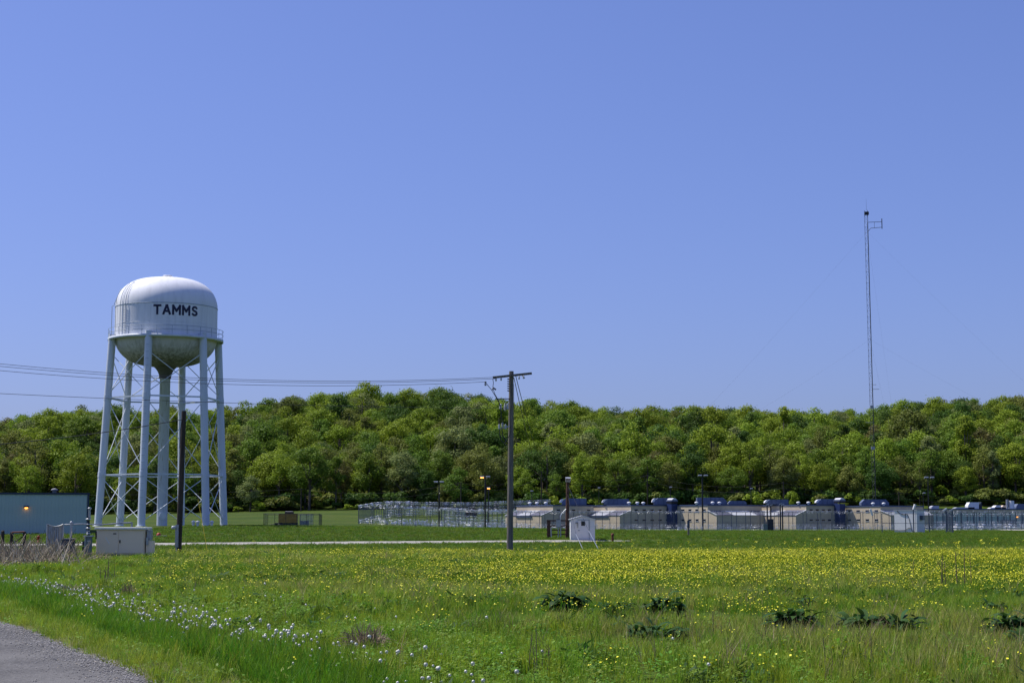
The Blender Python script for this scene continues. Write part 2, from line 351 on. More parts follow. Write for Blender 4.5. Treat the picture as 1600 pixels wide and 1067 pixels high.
sheet("ground", xs, ys, hz, "ground")
def road():
    b = B(); L_ = np.linspace(-30, 55, 110); off = np.array([-7, -6, -5, -4, -3, -2.2, -1.5, -1.0, -.6, -.3, -.12, .03]); vs = []
    for t in L_:
        for k, s in enumerate(off):
            jag = 0.22 * (random.random() - .5) + .06 * math.sin(t * 1.7) if k == 11 else 0
            p = E0 + ED * t + EN * (s + jag); crown = .03 * (1 - ((s + 3.3) / 3.5) ** 2)
            vs.append((p[0], p[1], gz(p[0], p[1]) + .03 + max(crown, 0) - (.045 if k == 11 else 0)))
    n = 12
    b.add(vs, [(i * n + k, i * n + k + 1, (i + 1) * n + k + 1, (i + 1) * n + k) for i in range(len(L_) - 1) for k in range(n - 1)], True)
    o = b.build("road", "asphalt", fixn=False); o["kind"] = "structure"
road()
def track():
    b = B(); X = np.linspace(-75, 9.5, 150); vs = []; n = 7
    for x in X:
        wd = (1.2 if x < 3 else 1.2 * max(.12, 1 - (x - 3) / 8)) * (1 + .25 * (random.random() - .5))
        for k in range(n):
            q = -1 + 2 * k / (n - 1); y = float(track_y(x)) + q * wd + .3 * (vnoise(x, 0, 4, 9) - .5)
            vs.append((x, y, gz(x, y) + .03 - .02 * abs(q)))
    b.add(vs, [(i * n + k, i * n + k + 1, (i + 1) * n + k + 1, (i + 1) * n + k) for i in range(len(X) - 1) for k in range(n - 1)], True)
    o = b.build("gravel_track", "gravel_pale", fixn=False); o["kind"] = "structure"
track()
def pale_path():
    b = B(); vs = []; X = np.linspace(100, 150, 20)
    for x in X:
        for q in (0, 1): y = 338 - (x - 100) * .1 + q * 9; vs.append((x, y, gz(x, y) + .05 + .12 * q))
    b.add(vs, [(i * 2, i * 2 + 1, i * 2 + 3, i * 2 + 2) for i in range(len(X) - 1)], True)
    o = b.build("path", "gravel_pale", fixn=False); o["kind"] = "structure"
pale_path()

# ------------------------------------------------------------------ the wooded hill
def crown_arrays(H, rad, base, nl, nleaf, leaf, seed, flat=1.0, sparse=0.0, cone=0.0):
    g = np.random.default_rng(seed); ctr = np.array([0, 0, (H + base) / 2]); hh = (H - base) / 2
    lobes = []
    for i in range(int(nl * 1.7)):
        while True:
            p = g.uniform(-1, 1, 3)
            if .25 < np.linalg.norm(p) < 1: break
        p *= .86; taper = 1 - cone * (p[2] * .5 + .5)
        c = ctr + p * np.array([rad * taper, rad * taper, hh]); r = rad * g.uniform(.17, .38) * (1 - .35 * cone * (p[2] * .5 + .5))
        lobes.append((c, r))
    lobes.append((ctr + np.array([0, 0, hh * .72]), rad * (.42 - .2 * cone)))
    Vs = []; wts = np.array([r ** 2 for _, r in lobes]); wts /= wts.sum()
    for (c, r), wt in zip(lobes, wts):
        n = int(nleaf * 1.6 * wt); d = g.normal(size=(n, 3)); d[:, 2] = d[:, 2] * .9 + .35; d /= np.linalg.norm(d, axis=1)[:, None]
        rr = r * (1 - .45 * g.random(n) ** 2.0) * (1 + .24 * g.normal(size=n)); p = c + d * rr[:, None] * np.array([1, 1, .8 * flat])
        nm = d + g.normal(size=(n, 3)) * .55 + np.array([0, 0, .25]); nm /= np.linalg.norm(nm, axis=1)[:, None]
        t = np.cross(nm, g.normal(size=(n, 3))); t /= np.linalg.norm(t, axis=1)[:, None]; bt = np.cross(nm, t)
        s = leaf * .8 * g.uniform(.6, 1.35, n)[:, None]; e = g.uniform(.55, .9, n)[:, None]
        Vs.append(np.stack([p - t * s, p - bt * s * e + nm * s * .15, p + t * s, p + bt * s * e + nm * s * .15], 1) )
    V = np.concatenate(Vs)
    b = B(); tr = rad * .055 + .06
    b.tube([(0, 0, -1.2), (.05, .03, base * .6), (-.1, .1, ctr[2]), (0, 0, H * .85)], [tr * 1.3, tr, tr * .7, tr * .2], 6)
    for k, (c, r) in enumerate(lobes[:9]):
        z0 = base * .7 + (c[2] - base * .7) * .35; m = np.array([c[0] * .5, c[1] * .5, (z0 + c[2]) / 2 + .3])
        b.tube([(0, 0, z0), tuple(m), tuple(c)], [tr * .45, tr * .3, tr * .12], 4)
    return V, b
SPEC = [  # height, radius, crown base, lobes, leaves, leaf size, flatness, cone : tree shapes
    ("rounded", 16.5, 5.2, 4.5, 16, 3000, .30, 1.0, 0), ("broad", 17.5, 6.2, 5.5, 20, 3600, .32, .9, 0),
    ("narrow", 19.0, 4.0, 4.0, 15, 2700, .29, 1.1, .45), ("loose", 17.0, 5.0, 6.0, 12, 1500, .30, .85, 0), ("low", 13.0, 4.9, 2.2, 14, 2800, .29, 1.0, .1),
    ("lobed", 16.0, 5.6, 4.0, 24, 3200, .28, .8, .15),
    ("spreading", 14.5, 6.6, 4.0, 26, 3800, .30, .75, 0), ("upright", 18.5, 4.6, 3.5, 20, 3000, .29, 1.2, .25), ("feathery", 16.0, 4.8, 3.5, 30, 2300, .26, .8, .1)]
TREES = {}; joined = []
for si, (sn, H, rad, base, nl, nleaf, leaf, flat, cone) in enumerate(SPEC):
    V, bt = crown_arrays(H, rad, base, nl, nleaf, leaf, 40 + si, flat, 0, cone)
    tm = bt.mesh("trunk", "bark", fixn=False)
    for ci in range(6):
        th = .6 * ci; rot = np.array([[math.cos(th), -math.sin(th), 0], [math.sin(th), math.cos(th), 0], [0, 0, 1]])
        cm = quads("crown", V @ rot.T, "crown%d" % ci); TREES[si, ci] = (tm, cm, H, rad, base)
        nv = len(V) * 4; jb = MB(); jb.v = [tuple(p) for p in (V @ rot.T).reshape(-1, 3)]; jb.f = [(4 * i, 4 * i + 1, 4 * i + 2, 4 * i + 3) for i in range(len(V))]; jb.sm = [False] * len(V)
        jb.add(bt.v, bt.f, True); me = jb.mesh("wood", "crown%d" % ci, fixn=False); me.materials.append(MATS["bark"])
        me.polygons.foreach_set("material_index", [0] * len(V) + [1] * len(bt.f)); joined.append(me)
# where the trees stand: jittered rows from the foot of the hill to just past the ridge
tp = []
y = 520.0; row = 0
while y < 745:
    half = .40 * y + 15; step = 9.4
    for x in np.arange(-half, half, step):
        xx = x + rng.uniform(-2.6, 2.6); yy = y + rng.uniform(-2.8, 2.8) + 6 * float(vnoise(x, 0, 35, 4)) - 3
        if rng.random() < .05: continue
        tp.append((xx, yy, row))
    y += 8.0 if row else 6.0; row += 1
tp = np.array(tp); nT = len(tp)
tz = hz(tp[:, 0], tp[:, 1])
patch = vnoise(tp[:, 0], tp[:, 1], 22, 6)
hgt = (tp[:, 1] - 520) / 190
cw = np.zeros((nT, 6))
cw[:] = [.34, .27, .13, .12, .12, .015]
cw[:, 3] += .16 * (hgt < .28); cw[:, 0] += .10 * (hgt > .4); cw[:, 2] += .5 * np.clip(patch - .62, 0, 1); cw[:, 0] += .7 * np.clip(.42 - patch, 0, 1)
cw /= cw.sum(1)[:, None]
tcol = np.array([rng.choice(6, p=p) for p in cw]); tsh = rng.choice(9, nT, p=[.14, .14, .09, .10, .09, .13, .11, .10, .10])
tsc = np.clip(rng.normal(1.08, .17, nT), .7, 1.38) * np.where(tp[:, 2] < 2, .85, 1.0) * np.where(rng.random(nT) < .07, 1.2, 1)
trz = rng.uniform(0, 6.28, nT)
tsh = np.where((hgt > .55) & np.isin(tsh, (2, 7)), 5, tsh); tsc = np.where(hgt > .85, np.minimum(tsc, 1.15), tsc)
lim = np.interp(800 + tp[:, 0] / tp[:, 1] * F, _sky[:, 0], _sky[:, 1]) - 3 - 15 * rng.random(nT) ** 2   # no crown far above the ridge's own skyline
th_ = np.array([SPEC[k][1] for k in tsh]); top_ = np.array([zat(v, y_) for v, y_ in zip(lim, tp[:, 1])]) - tz; tsc = np.minimum(tsc, np.maximum(.55, top_ / th_))
# which 300 show largest from the photograph's place: paint them far to near on a coarse grid
vis = np.zeros(nT); W_, H_ = 800, 190
buf = -np.ones((H_, W_), int)
for i in np.argsort(-tp[:, 1]):
    H, rad, base = TREES[tsh[i], 0][2:]; k = F / tp[i, 1]
    cu = (800 + tp[i, 0] * k) / 2; cv = (815 - (tz[i] - CZ + (H + base) / 2 * tsc[i]) * k - 430) / 2
    ru = rad * tsc[i] * k / 2 * .9; rv = (H - base) / 2 * tsc[i] * k / 2
    u0, u1, v0, v1 = int(max(0, cu - ru)), int(min(W_, cu + ru + 1)), int(max(0, cv - rv)), int(min(H_, cv + rv + 1))
    if u1 <= u0 or v1 <= v0: continue
    uu, vv = np.meshgrid(np.arange(u0, u1), np.arange(v0, v1)); msk = ((uu - cu) / max(ru, .1)) ** 2 + ((vv - cv) / max(rv, .1)) ** 2 < 1
    buf[v0:v1, u0:u1][msk] = i
ids, cnt = np.unique(buf[buf >= 0], return_counts=True); vis[ids] = cnt
single = np.argsort(-vis)[:300]; rest = np.setdiff1d(np.arange(nT), single)
ROWS = [(.16, "at the forest foot"), (.42, "on the lower slope"), (.75, "mid-slope"), (.93, "on the upper slope"), (9, "along the skyline")]
ZONES = [(145, "above the blue building"), (350, "behind the water tower"), (500, "above the fenced generator"), (640, "above the fence corner"), (795, "left of the utility pole"),
         (925, "above the white shed"), (1060, "right of the white shed"), (1200, "above the middle blocks"), (1345, "left of the radio mast"), (1460, "right of the radio mast"), (9999, "at the far right")]
info = {}
for i in single:
    u = 800 + tp[i, 0] * F / tp[i, 1]; z = next(p for q, p in ZONES if u < q); r = next(p for q, p in ROWS if hgt[i] < q)
    info.setdefault((TREE_COLS[tcol[i]][0], r, z), []).append((u, i))
ORD = ["first", "second", "third", "fourth", "fifth", "sixth", "seventh", "eighth", "ninth", "tenth"]
tlabel = {}
for (c, r, z), lst in info.items():
    lst.sort()
    for k, (u, i) in enumerate(lst):
        if len(lst) == 1: tlabel[i] = "%s %s tree %s %s" % (c, SPEC[tsh[i]][0], r, z)
        elif len(lst) == 2: tlabel[i] = "%s of two %s trees %s %s" % (("left", "right")[k], c, r, z)
        else: tlabel[i] = "%s from left, %s tree %s %s" % (ORD[min(k, 9)], c, r, z)
for i in sorted(single):
    t = thing("deciduous_tree", (tp[i, 0], tp[i, 1], tz[i]), tlabel[i], "tree", "trees on the wooded hill")
    t.rotation_euler = (0, 0, trz[i]); t.scale = (tsc[i],) * 3
    tm, cm = TREES[tsh[i], tcol[i]][:2]
    for nm, me in (("trunk", tm), ("crown", cm)):
        o = bpy.data.objects.new(nm, me); COL.objects.link(o); o.parent = t
wood = palette("wood", joined)
pts = np.column_stack([tp[rest, 0], tp[rest, 1], tz[rest]]); rot = np.zeros((len(rest), 3)); rot[:, 2] = trz[rest]
scatter("forest", pts, tsh[rest] * 6 + tcol[rest], tsc[rest], rot, wood, "mass of spring woodland filling the hillside behind the nearer trees", "forest")
# undergrowth at the foot of the wood
def bush_mesh(seed, r, h, n, leaf, m):
    g = np.random.default_rng(seed); Vs = []
    for k in range(7):
        c = np.array([g.uniform(-.6, .6) * r, g.uniform(-.6, .6) * r, h * g.uniform(.25, .7)]); q = r * g.uniform(.35, .55); k_ = n // 7
        d = g.normal(size=(k_, 3)); d[:, 2] = np.abs(d[:, 2]); d /= np.linalg.norm(d, axis=1)[:, None]; p = c + d * q * g.uniform(.6, 1.1, k_)[:, None]; p[:, 2] = np.maximum(p[:, 2], .05)
        nm = d + g.normal(size=(k_, 3)) * .6; nm /= np.linalg.norm(nm, axis=1)[:, None]; t = np.cross(nm, g.normal(size=(k_, 3))); t /= np.linalg.norm(t, axis=1)[:, None]; bt = np.cross(nm, t)
        s = leaf * g.uniform(.6, 1.3, k_)[:, None]; Vs.append(np.stack([p - t * s, p - bt * s * .7, p + t * s, p + bt * s * .7], 1))
    return quads("shrub", np.concatenate(Vs), m)
BUSH = [bush_mesh(5 + k, 1.5, 2.2, 700, .2, "crown%d" % c) for k, c in enumerate((0, 1, 2, 3, 2, 5))]
n = 900; bx = rng.uniform(-240, 240, n); by = 514 + rng.uniform(-1, 26, n) + 6 * vnoise(bx, 0 * bx, 35, 4) - 3; rot = np.zeros((n, 3)); rot[:, 2] = rng.uniform(0, 6, n)
scatter("undergrowth", np.column_stack([bx, by, hz(bx, by)]), rng.choice([2, 3, 4, 2, 4, 0, 3], n), rng.uniform(.8, 2.6, n), rot, palette("bush", BUSH), "dark tangled undergrowth along the foot of the wood", "undergrowth")
SH = [(35, 0, "far left near the tower's legs"), (372, 0, "right of the water tower"), (545, 0, "leftmost of the row left of the fence lamps"), (562, 1, "second of the row above the fence's left end"), (585, 0, "third of the row above the fence's left end"),
      (607, 0, "just beyond the fence's left end"), (634, 1, "above the long fence, left of the lamp mast"), (665, 0, "right beside the leftmost lamp mast"), (716, 3, "between the lamp masts at the wood's edge"), (1243, 0, "peeping over the roofs left of the stair tower")]
for u, c, d in SH:
    Y = 508.0; x = gx(u, Y); o = thing("shrub", (x, Y, gz(x, Y)), "small %s shrub, %s" % (("yellow-green", "green", "", "olive")[c], d), "shrub", "shrubs along the wood's edge")
    q = share("foliage", BUSH[c], (x, Y, gz(x, Y)), o); q.scale = (1.1, 1.1, .85 if u != 1243 else 2.2)
    tr_ = B(); tr_.cyl((x, Y, gz(x, Y) - .2), (x, Y, gz(x, Y) + 1), .08, .04, 5); tr_.build("stem", "bark", o)
# ------------------------------------------------------------------ water tower
def water_tower():
    cx, cy = TX, TY; z0 = gz(cx, cy) - .05; zb = zat(521, TY - 6.5); H = zb - z0
    t = thing("water_tower", (cx, cy, z0), "tall white municipal water tower lettered TAMMS on pale blue legs", "water tower")
    C = Vector((cx, cy, 0)); Rt, Rb, RT = 6.35, 7.45, 6.02
    zs = zat(474, TY - 5); zt = zat(435.5, TY)
    FA = math.atan2(-cx, cy)   # the side that faces the road
    pol = lambda a, r, z: C + Vector((r * math.cos(a + FA), r * math.sin(a + FA), z))
    # the tank
    shell = B().lathe(C, [(RT, zb + .02), (RT, zs)], 72).build("tank_shell", "tank_white", t, fixn=False)
    prof = []
    for k in range(25):
        a = math.pi / 2 * k / 24; prof.append((RT * math.cos(a) ** .62, zs + (zt - zs) * math.sin(a) ** 1.0))
    prof[-1] = (0.01, zt); B().lathe(C, prof, 72).build("dome", "tank_white", t, fixn=False)
    B().lathe(C, [(RT + .012, zs - .04), (RT + .03, zs - .035), (RT + .03, zs + .035), (RT + .012, zs + .04)], 72).build("seam_band", "rail_blue", t)
    for k in range(9):   # upright weld seams of the plates
        a = 2 * math.pi * (k + .3) / 9; B().tube([pol(a, RT + .004, zb + .05), pol(a, RT + .004, zs - .05)], .014, 4).build("weld_seam", "tank_white", t)
    B().tube([pol(2 * math.pi * k / 72, RT + .004, (zb + zs) / 2 - .35) for k in range(73)], .016, 4).build("weld_seam", "tank_white", t)
    bd = 3.25; bp = [(RT, zb + .02)]
    for k in range(1, 20):
        a = math.pi / 2 * k / 20; bp.append((RT * math.cos(a) ** .62, zb - bd * math.sin(a) ** 1.15))
    zc = zb - bd; bp = [p for p in bp if p[0] > 1.6] + [(1.4, zc - .02), (1.15, zc - .25), (.9, zc - .6), (.74, zc - 1.0), (.70, zc - 1.3), (.7, zc - 1.45)]
    B().lathe(C, bp, 72).build("tank_bowl", "bowl", t, fixn=False)
    vent = B().lathe(C, [(.01, zt + .45), (.5, zt + .38), (.62, zt + .28), (.3, zt + .26), (.3, zt - .05)], 20).build("roof_vent", "tank_white", t)
    # walkway and railing
    wk = B().lathe(C, [(RT + .01, zb), (6.78, zb), (6.78, zb - .32), (6.66, zb - .32), (6.66, zb - .1), (RT + .01, zb - .1)], 72).build("walkway", "leg_blue", t)
    ra = B()
    for hz_ in (.52, 1.02): ra.tube([pol(2 * math.pi * k / 72, 6.74, zb + hz_) for k in range(73)], .028, 5)
    rail = ra.build("railing", "rail_blue", t)
    pm = None
    for k in range(24):
        a = 2 * math.pi * k / 24 + .1
        B().cyl(pol(a, 6.74, zb), pol(a, 6.74, zb + 1.03), .025, n=5).build("post", "rail_blue", rail)
    # legs, struts and cross rods
    ang = [R(d) for d in (-108, -48, 12, 72, 132, 192)]
    zr1 = zat(622, TY - 2); zr2 = zat(742, TY - 2)
    rad = lambda z: Rb + (Rt - Rb) * (z - z0) / (zb - z0)
    lp = lambda a, z: pol(a, rad(z), z)
    for k, a in enumerate(ang):
        zg = gz(lp(a, z0).x, lp(a, z0).y) - .1
        lg = B().cyl(lp(a, zg), lp(a, zb + .35), .44, .44, 20).build("leg", "leg_blue", t)
        B().lathe(lp(a, zg + .1) , [(.01, .06), (.62, .05), (.62, -.1)], 16).build("base_plate", "leg_blue", lg)
        for z in (zr1, zr2):   # bolted collar plates where the struts meet the leg
            B().cyl(lp(a, z - .3), lp(a, z + .3), .475, .475, 16).build("collar", "leg_blue", lg)
    for z in (zr1, zr2):
        for k in range(6):
            p, q = lp(ang[k], z), lp(ang[(k + 1) % 6], z); d = (q - p).normalized(); n_ = Vector((d.y, -d.x, 0))
            B().frame((p + q) / 2, d, n_, (0, 0, 1), (q - p).length - .8, .26, .16).build("strut", "leg_blue", t)
    lev = [z0 + .5, zr2, zr1, zb - 1.6]
    for i in range(3):
        lo, hi = lev[i] + (.35 if i else 0), lev[i + 1] - .35
        for k in range(6):
            for s in (0, 1):
                p = lp(ang[(k + s) % 6], lo); q = lp(ang[(k + 1 - s) % 6], hi); d = (q - p).normalized()
                off = (C - (p + q) / 2); off.z = 0; off = off.normalized() * (.05 if s else -.05)
                B().cyl(p + d * .35 + off, q - d * .35 + off, .05, n=6).build("cross_rod", "leg_blue", t)
    rs = B().lathe(C, [(.62, gz(cx, cy) - .3), (.62, zc - 1.4), (.8, zc - 1.42)], 28).build("riser", "riser", t)
    mh = B().cyl(pol(R(-84), .68, z0 + 1.2), pol(R(-84), .4, z0 + 1.2), .42, n=20).build("manhole_cover", "leg_blue", rs)
    # ladder and pipes on the tank's left, then over the dome
    def on_dome(q):   # q 0..1 from seam to top
        a = math.pi / 2 * q; return RT * math.cos(a) ** .62 + .06, zs + (zt - zs) * math.sin(a) + .06
    def climb(a, qmax, r0=.14): return [pol(a, RT + r0, zb + .1 + (zs - zb) * k / 6) for k in range(7)] + [pol(a, on_dome(qmax * k / 8)[0] + .06, on_dome(qmax * k / 8)[1]) for k in range(1, 9)]
    la = R(-142); lad = None
    for s in (-1, 1):
        o = B().tube(climb(la + s * .032, .55), .03, 5).build("ladder_rail" if lad else "ladder", "rail_blue", t if not lad else lad); lad = lad or o
    for k in range(15):
        z = zb + .3 + k * .3
        if z < zs: B().cyl(pol(la - .032, RT + .14, z), pol(la + .032, RT + .14, z), .022, n=4).build("rung", "rail_blue", lad)
    B().tube(climb(R(-150), .5), .035, 5).build("conduit", "rail_blue", t); B().tube(climb(R(-163), .35), .035, 5).build("conduit", "rail_blue", t)
    cg = B().tube(climb(R(-178), .2, .35)[:9] + [pol(R(-178), RT - .6, zs + 2.2), pol(R(-178), RT - 1.9, zs + 2.25)], .04, 5).build("overflow_pipe", "rail_blue", t)
    # climbing ladder on one leg
    a = ang[0]
    for z in np.arange(z0 + 2.5, zb - 1, .8):
        p = lp(a, z); B().cyl(p + Vector((-.2, -.5, 0)), p + Vector((.2, -.5, 0)), .02, n=4).build("step", "rail_blue", t)
    # lettering, wrapped on the shell
    th = .25; sx = .85
    GL = {"T": [[(0, 1), (.8, 1)], [(.4, 1), (.4, 0)]], "A": [[(0, 0), (.38, 1)], [(.38, 1), (.46, 1)], [(.46, 1), (.84, 0)], [(.15, .32), (.69, .32)]],
          "M": [[(0, 0), (0, 1)], [(0, 1), (.46, .38)], [(.46, .38), (.92, 1)], [(.92, 1), (.92, 0)]],
          "S": [[(.72, .82), (.62, .95), (.42, 1), (.2, .96), (.06, .82), (.08, .66), (.22, .56), (.5, .46), (.68, .36), (.74, .2), (.64, .06), (.42, 0), (.2, .02), (.02, .16)]]}
    wid = {"T": .8, "A": .84, "M": .92, "S": .76}
    hL = .95; zl = zat(491.2, TY - 5.9) + .1; x = -RT * R(14.6) + .12
    for c in "TAMMS":
        b = B()
        for st in GL[c]:
            pts2 = []
            for i in range(len(st) - 1):
                for k in range(5 if len(st) == 2 else 3): f = k / (5 if len(st) == 2 else 3); pts2.append((st[i][0] * (1 - f) + st[i + 1][0] * f, st[i][1] * (1 - f) + st[i + 1][1] * f))
            pts2.append(st[-1]); vs = []; m_ = len(pts2)
            Q = [Vector((p[0] * sx, p[1] * hL, 0)) for p in pts2]
            for i, q in enumerate(Q):
                d = (Q[min(i + 1, m_ - 1)] - Q[max(i - 1, 0)]).normalized(); nn = Vector((-d.y, d.x, 0)) * th / 2
                e = (-d if i == 0 else d if i == m_ - 1 else Vector((0, 0, 0))) * (th / 2 if c != "S" else .05)
                for s in (1, -1):
                    w_ = q + nn * s + e; aa = -math.pi / 2 + (x + w_.x) / RT; vs.append(pol(aa, RT + .018 + .001 * len(b.f) / 20, zl + w_.y))
            b.add(vs, [(2 * i, 2 * i + 1, 2 * i + 3, 2 * i + 2) for i in range(m_ - 1)])
        b.build("letter", "navy", t, label="painted navy letter " + c, fixn=False)
        x += wid[c] * sx + .38
water_tower()

# ------------------------------------------------------------------ poles and wires near the camera
MP = ground_at(796.5, 97.0); MPT = P(799, 580, 97.0)
def main_pole():
    t = thing("utility_pole", MP, "weathered grey wooden utility pole with a tilted crossarm, centre of the field", "utility pole")
    top = Vector((MPT.x, 97, MPT.z)); B().cyl(MP - Vector((0, 0, .5)), top, .19, .135, 14).build("pole", "wood_grey", t)
    a = P(770, 589.5, 96.6); b = P(831, 583.5, 97.0); a.y, b.y = 96.75, 96.9
    d = (b - a).normalized(); arm = B().frame((a + b) / 2 + Vector((0, 0, 0)), d, (0, 1, 0), d.cross(Vector((0, 1, 0))), (b - a).length, .11, .13).build("crossarm", "wood_grey", t)
    for u, v in ((775, 591), (783, 590), (811, 588), (818, 587)):
        p = P(u, v, 96.75); B().lathe(p, [(.01, .02), (.05, .0), (.035, -.06), (.06, -.09), (.04, -.16), (.01, -.18)], 8).build("insulator", "ceramic", arm)
    B().cyl(P(816, 587, 96.8), P(820, 591, 96.8), .03, n=5).build("brace", "dark_steel", arm)
    for k in range(6):
        v = 592 + k * 3.6; p = P(797, v, 96.85); B().cyl(p + Vector((-.16, 0, 0)), p + Vector((-.02, 0, -.03)), .035, n=5).build("pole_step", "dark_steel", t)
    # cutouts, arresters and cable terminations on the left side
    br = B().frame(P(786, 623, 96.9), (1, 0, 0), (0, 1, 0), (0, 0, 1), .9, .06, .05).build("bracket", "dark_steel", t)
    for u, v0, v1 in ((789, 629, 642), (793, 630, 640), (782, 632, 640)):
        c = B().lathe(P(u, v1, 96.7), [(.02, 0), (.07, .02), (.07, .12), (.05, .14), (.075, .18), (.05, .22), (.075, .27), (.03, .34), (.02, (v1 - v0) / 26.8)], 8).build("cutout", "ceramic", t)
    b2 = B().frame(P(789, 667.5, 96.85), (1, 0, .25), (0, 1, 0), (-.25, 0, 1), .55, .06, .07).build("bracket", "steel", t)
    for u, v in ((780, 668), (785, 665), (790, 668)):
        B().lathe(P(u, v + 3, 96.7), [(.01, 0), (.06, .02), (.045, .08), (.07, .12), (.045, .17), (.07, .21), (.02, .32)], 8).build("arrester", "ceramic", t)
    def cable(pix, Y, r=.022, nm="cable", m="wire"): return B().tube([P(u, v, Y) for u, v in pix], r, 5).build(nm, m, t)
    cable([(758.5, 597), (763, 603), (768, 609), (774, 619), (780, 630), (783, 642), (784, 655), (785, 664)], 96.6, .018)
    cable([(770, 592), (771, 598), (770, 606), (773, 615), (779, 626), (782, 634)], 96.6, .018)
    cable([(781, 669), (781, 680), (783, 688), (788, 693), (793, 697)], 96.7, .03); cable([(784, 668), (785, 679), (789, 687), (794, 692)], 96.7, .03); cable([(797, 672), (796, 681), (792, 686), (789, 692)], 96.7, .025)
    cable([(769, 609), (771, 606), (775, 609)], 96.6, .05, "jumper_clamp", "dark_steel")
    B().cyl(P(803, 600, 97), P(803, 690, 97.1), .012, n=4).build("ground_wire", "wire", t)
main_pole()
def wire(pa, pb, sag, label, r=.012, n=40, name="power_line"):
    pts_ = [];
    for k in range(n + 1):
        f = k / n; p = pa.lerp(pb, f); p.z -= sag * 4 * f * (1 - f); pts_.append(p)
    o = B().tube(pts_, r, 4).build(name, "wire", None, org=pa); return tag(o, label, "wire", "overhead wires")
wire(P(770, 589.5, 96.7), P(-620, 478, 80), 1.42, "topmost of three overhead wires running left from the crossarm")
wire(P(775, 591.5, 96.75), P(-620, 484, 80.6), 1.42, "middle of three overhead wires running left from the crossarm")
wire(P(758.5, 596.5, 96.6), P(-620, 494, 81.2), 1.36, "lowest of three overhead wires ending at a hanging insulator")
def end_insulator():
    p = P(758.5, 597, 96.6); t = thing("strain_insulator", p, "small dark insulator hanging at a wire's end beside the crossarm", "insulator")
    for k in range(3): B().lathe(p + Vector((0, 0, -.09 * k)), [(.01, .05), (.07, .02), (.07, -.01), (.01, -.03)], 8).build("disc", "dark_steel", t)
end_insulator()
for k, (u, v) in enumerate(((806, 588), (803, 590))):
    wire(P(u, v, 97.1), P(864 - 12 * k, 748, 300), 2.0, ("right", "left")[k] + " of two thin wires dropping away behind the utility pole", .022)
SP = ground_at(279.5, 86.0)
def stub_pole():
    t = thing("stub_pole", SP, "dark leaning wooden stub pole standing in front of the water tower", "utility pole")
    top = P(287.5, 642, 86.0); B().cyl(SP - Vector((0, 0, .4)), top, .16, .12, 12).build("pole", "wood_dark", t)
    B().frame(P(276.5, 837, 85.8), (1, 0, 0), (0, 1, 0), (0, 0, 1), .16, .14, 1.15).build("meter_box", "galv", t)
    B().cyl(P(276, 853, 85.8), P(275.5, 869, 85.8), .035, n=6).build("conduit", "galv", t)
    B().lathe(P(271.5, 824, 85.7), [(.01, .1), (.11, .08), (.13, 0), (.11, -.08), (.01, -.1)], 12).build("meter", "ceramic", t)
    B().tube([P(286, 652, 85.85), P(283.5, 660, 85.85), P(282, 672, 85.85), P(281.5, 690, 85.8), P(281, 700, 85.8)], .02, 5).build("drop_cable", "wire", t)
stub_pole()
wire(P(286.5, 655, 85.9), P(-400, 706, 74), .55, "lowest overhead wire, running left from the dark stub pole", .02)
wire(P(-620, 576, 78), P(794, 638, 96.7), .4, "lone overhead wire crossing low above the blue building to the utility pole", .012, 50)
def guy_guard():
    a = P(320, 800, 84.0); b = P(326, 872, 83.0); b.z = gz(b.x, b.y); t = thing("guy_wire", b, "thin yellow-sleeved guy wire in front of the tower's right legs", "guy wire")
    B().cyl(b, b.lerp(P(287.5, 660, 86), .42), .012, n=5).build("yellow_sleeve", "yellow_guard", t); B().cyl(b.lerp(P(287.5, 660, 86), .42), P(287.5, 660, 86), .008, n=4).build("strand", "wire", t)
guy_guard()

# ------------------------------------------------------------------ equipment cabinet, meter pedestal, gate, fence remains
def cabinet():
    Y = 80.0; x0, x1 = gx(150, Y), gx(227, Y); g = gz((x0 + x1) / 2, Y); zt = zat(823.5, Y)
    t = thing("equipment_cabinet", ((x0 + x1) / 2, Y, g), "large tan metal cabinet with double doors in the grass by the stub pole", "cabinet")
    B().box(x0 + .03, x1 - .03, Y, Y + 1.3, g + .18, zt - .11).build("body", "tan_box", t, bevel=.012)
    B().box(x0 - .04, x1 + .04, Y - .12, Y + 1.4, zt - .1, zt).build("lid", "tan_top", t, bevel=.02)
    B().box(x0 + .15, x1 - .1, Y + .1, Y + 1.2, g - .3, g + .17).build("plinth", "stone_grey", t)
    xm = gx(186, Y)
    for k, (a, b) in enumerate(((x0 + .07, xm - .012), (xm + .012, x1 - .07))):
        d = B().box(a, b, Y - .025, Y - .003, g + .24, zt - .17).build("door", "tan_box", t, bevel=.006)
        if k == 0: B().box(xm - .26, xm - .11, Y - .032, Y - .027, zt - .33, zt - .28).build("nameplate", "black", d)
        else: B().box(xm + .05, xm + .1, Y - .06, Y - .028, g + .72, g + .86).build("handle", "black", d)
    p = Vector((gx(169, Y), Y - .03, g + .95)); B().frame(p + Vector((0, 0, -.12)), (.53, 0, -.85), (0, 1, 0), (.85, 0, .53), .38, .008, .03).build("lock_rod", "white", t)
    B().box(x0 - .01, x0 + .05, Y - .02, Y - .004, zt - .55, zt - .2).build("hinge", "black", t)
    B().box(gx(228, Y), gx(234, Y), Y + .25, Y + .75, zt - .62, zt - .12).build("side_box", "galv", t, bevel=.01)
    B().box(gx(227.6, Y), gx(237, Y), Y + .15, Y + .85, g + .02, zt - .65).build("side_pedestal", "tan_box", t, bevel=.01)
    B().box(gx(228, Y), gx(231.5, Y), Y + .1, Y + .145, g + .62, g + .98).build("meter_panel", "galv", t)
cabinet()
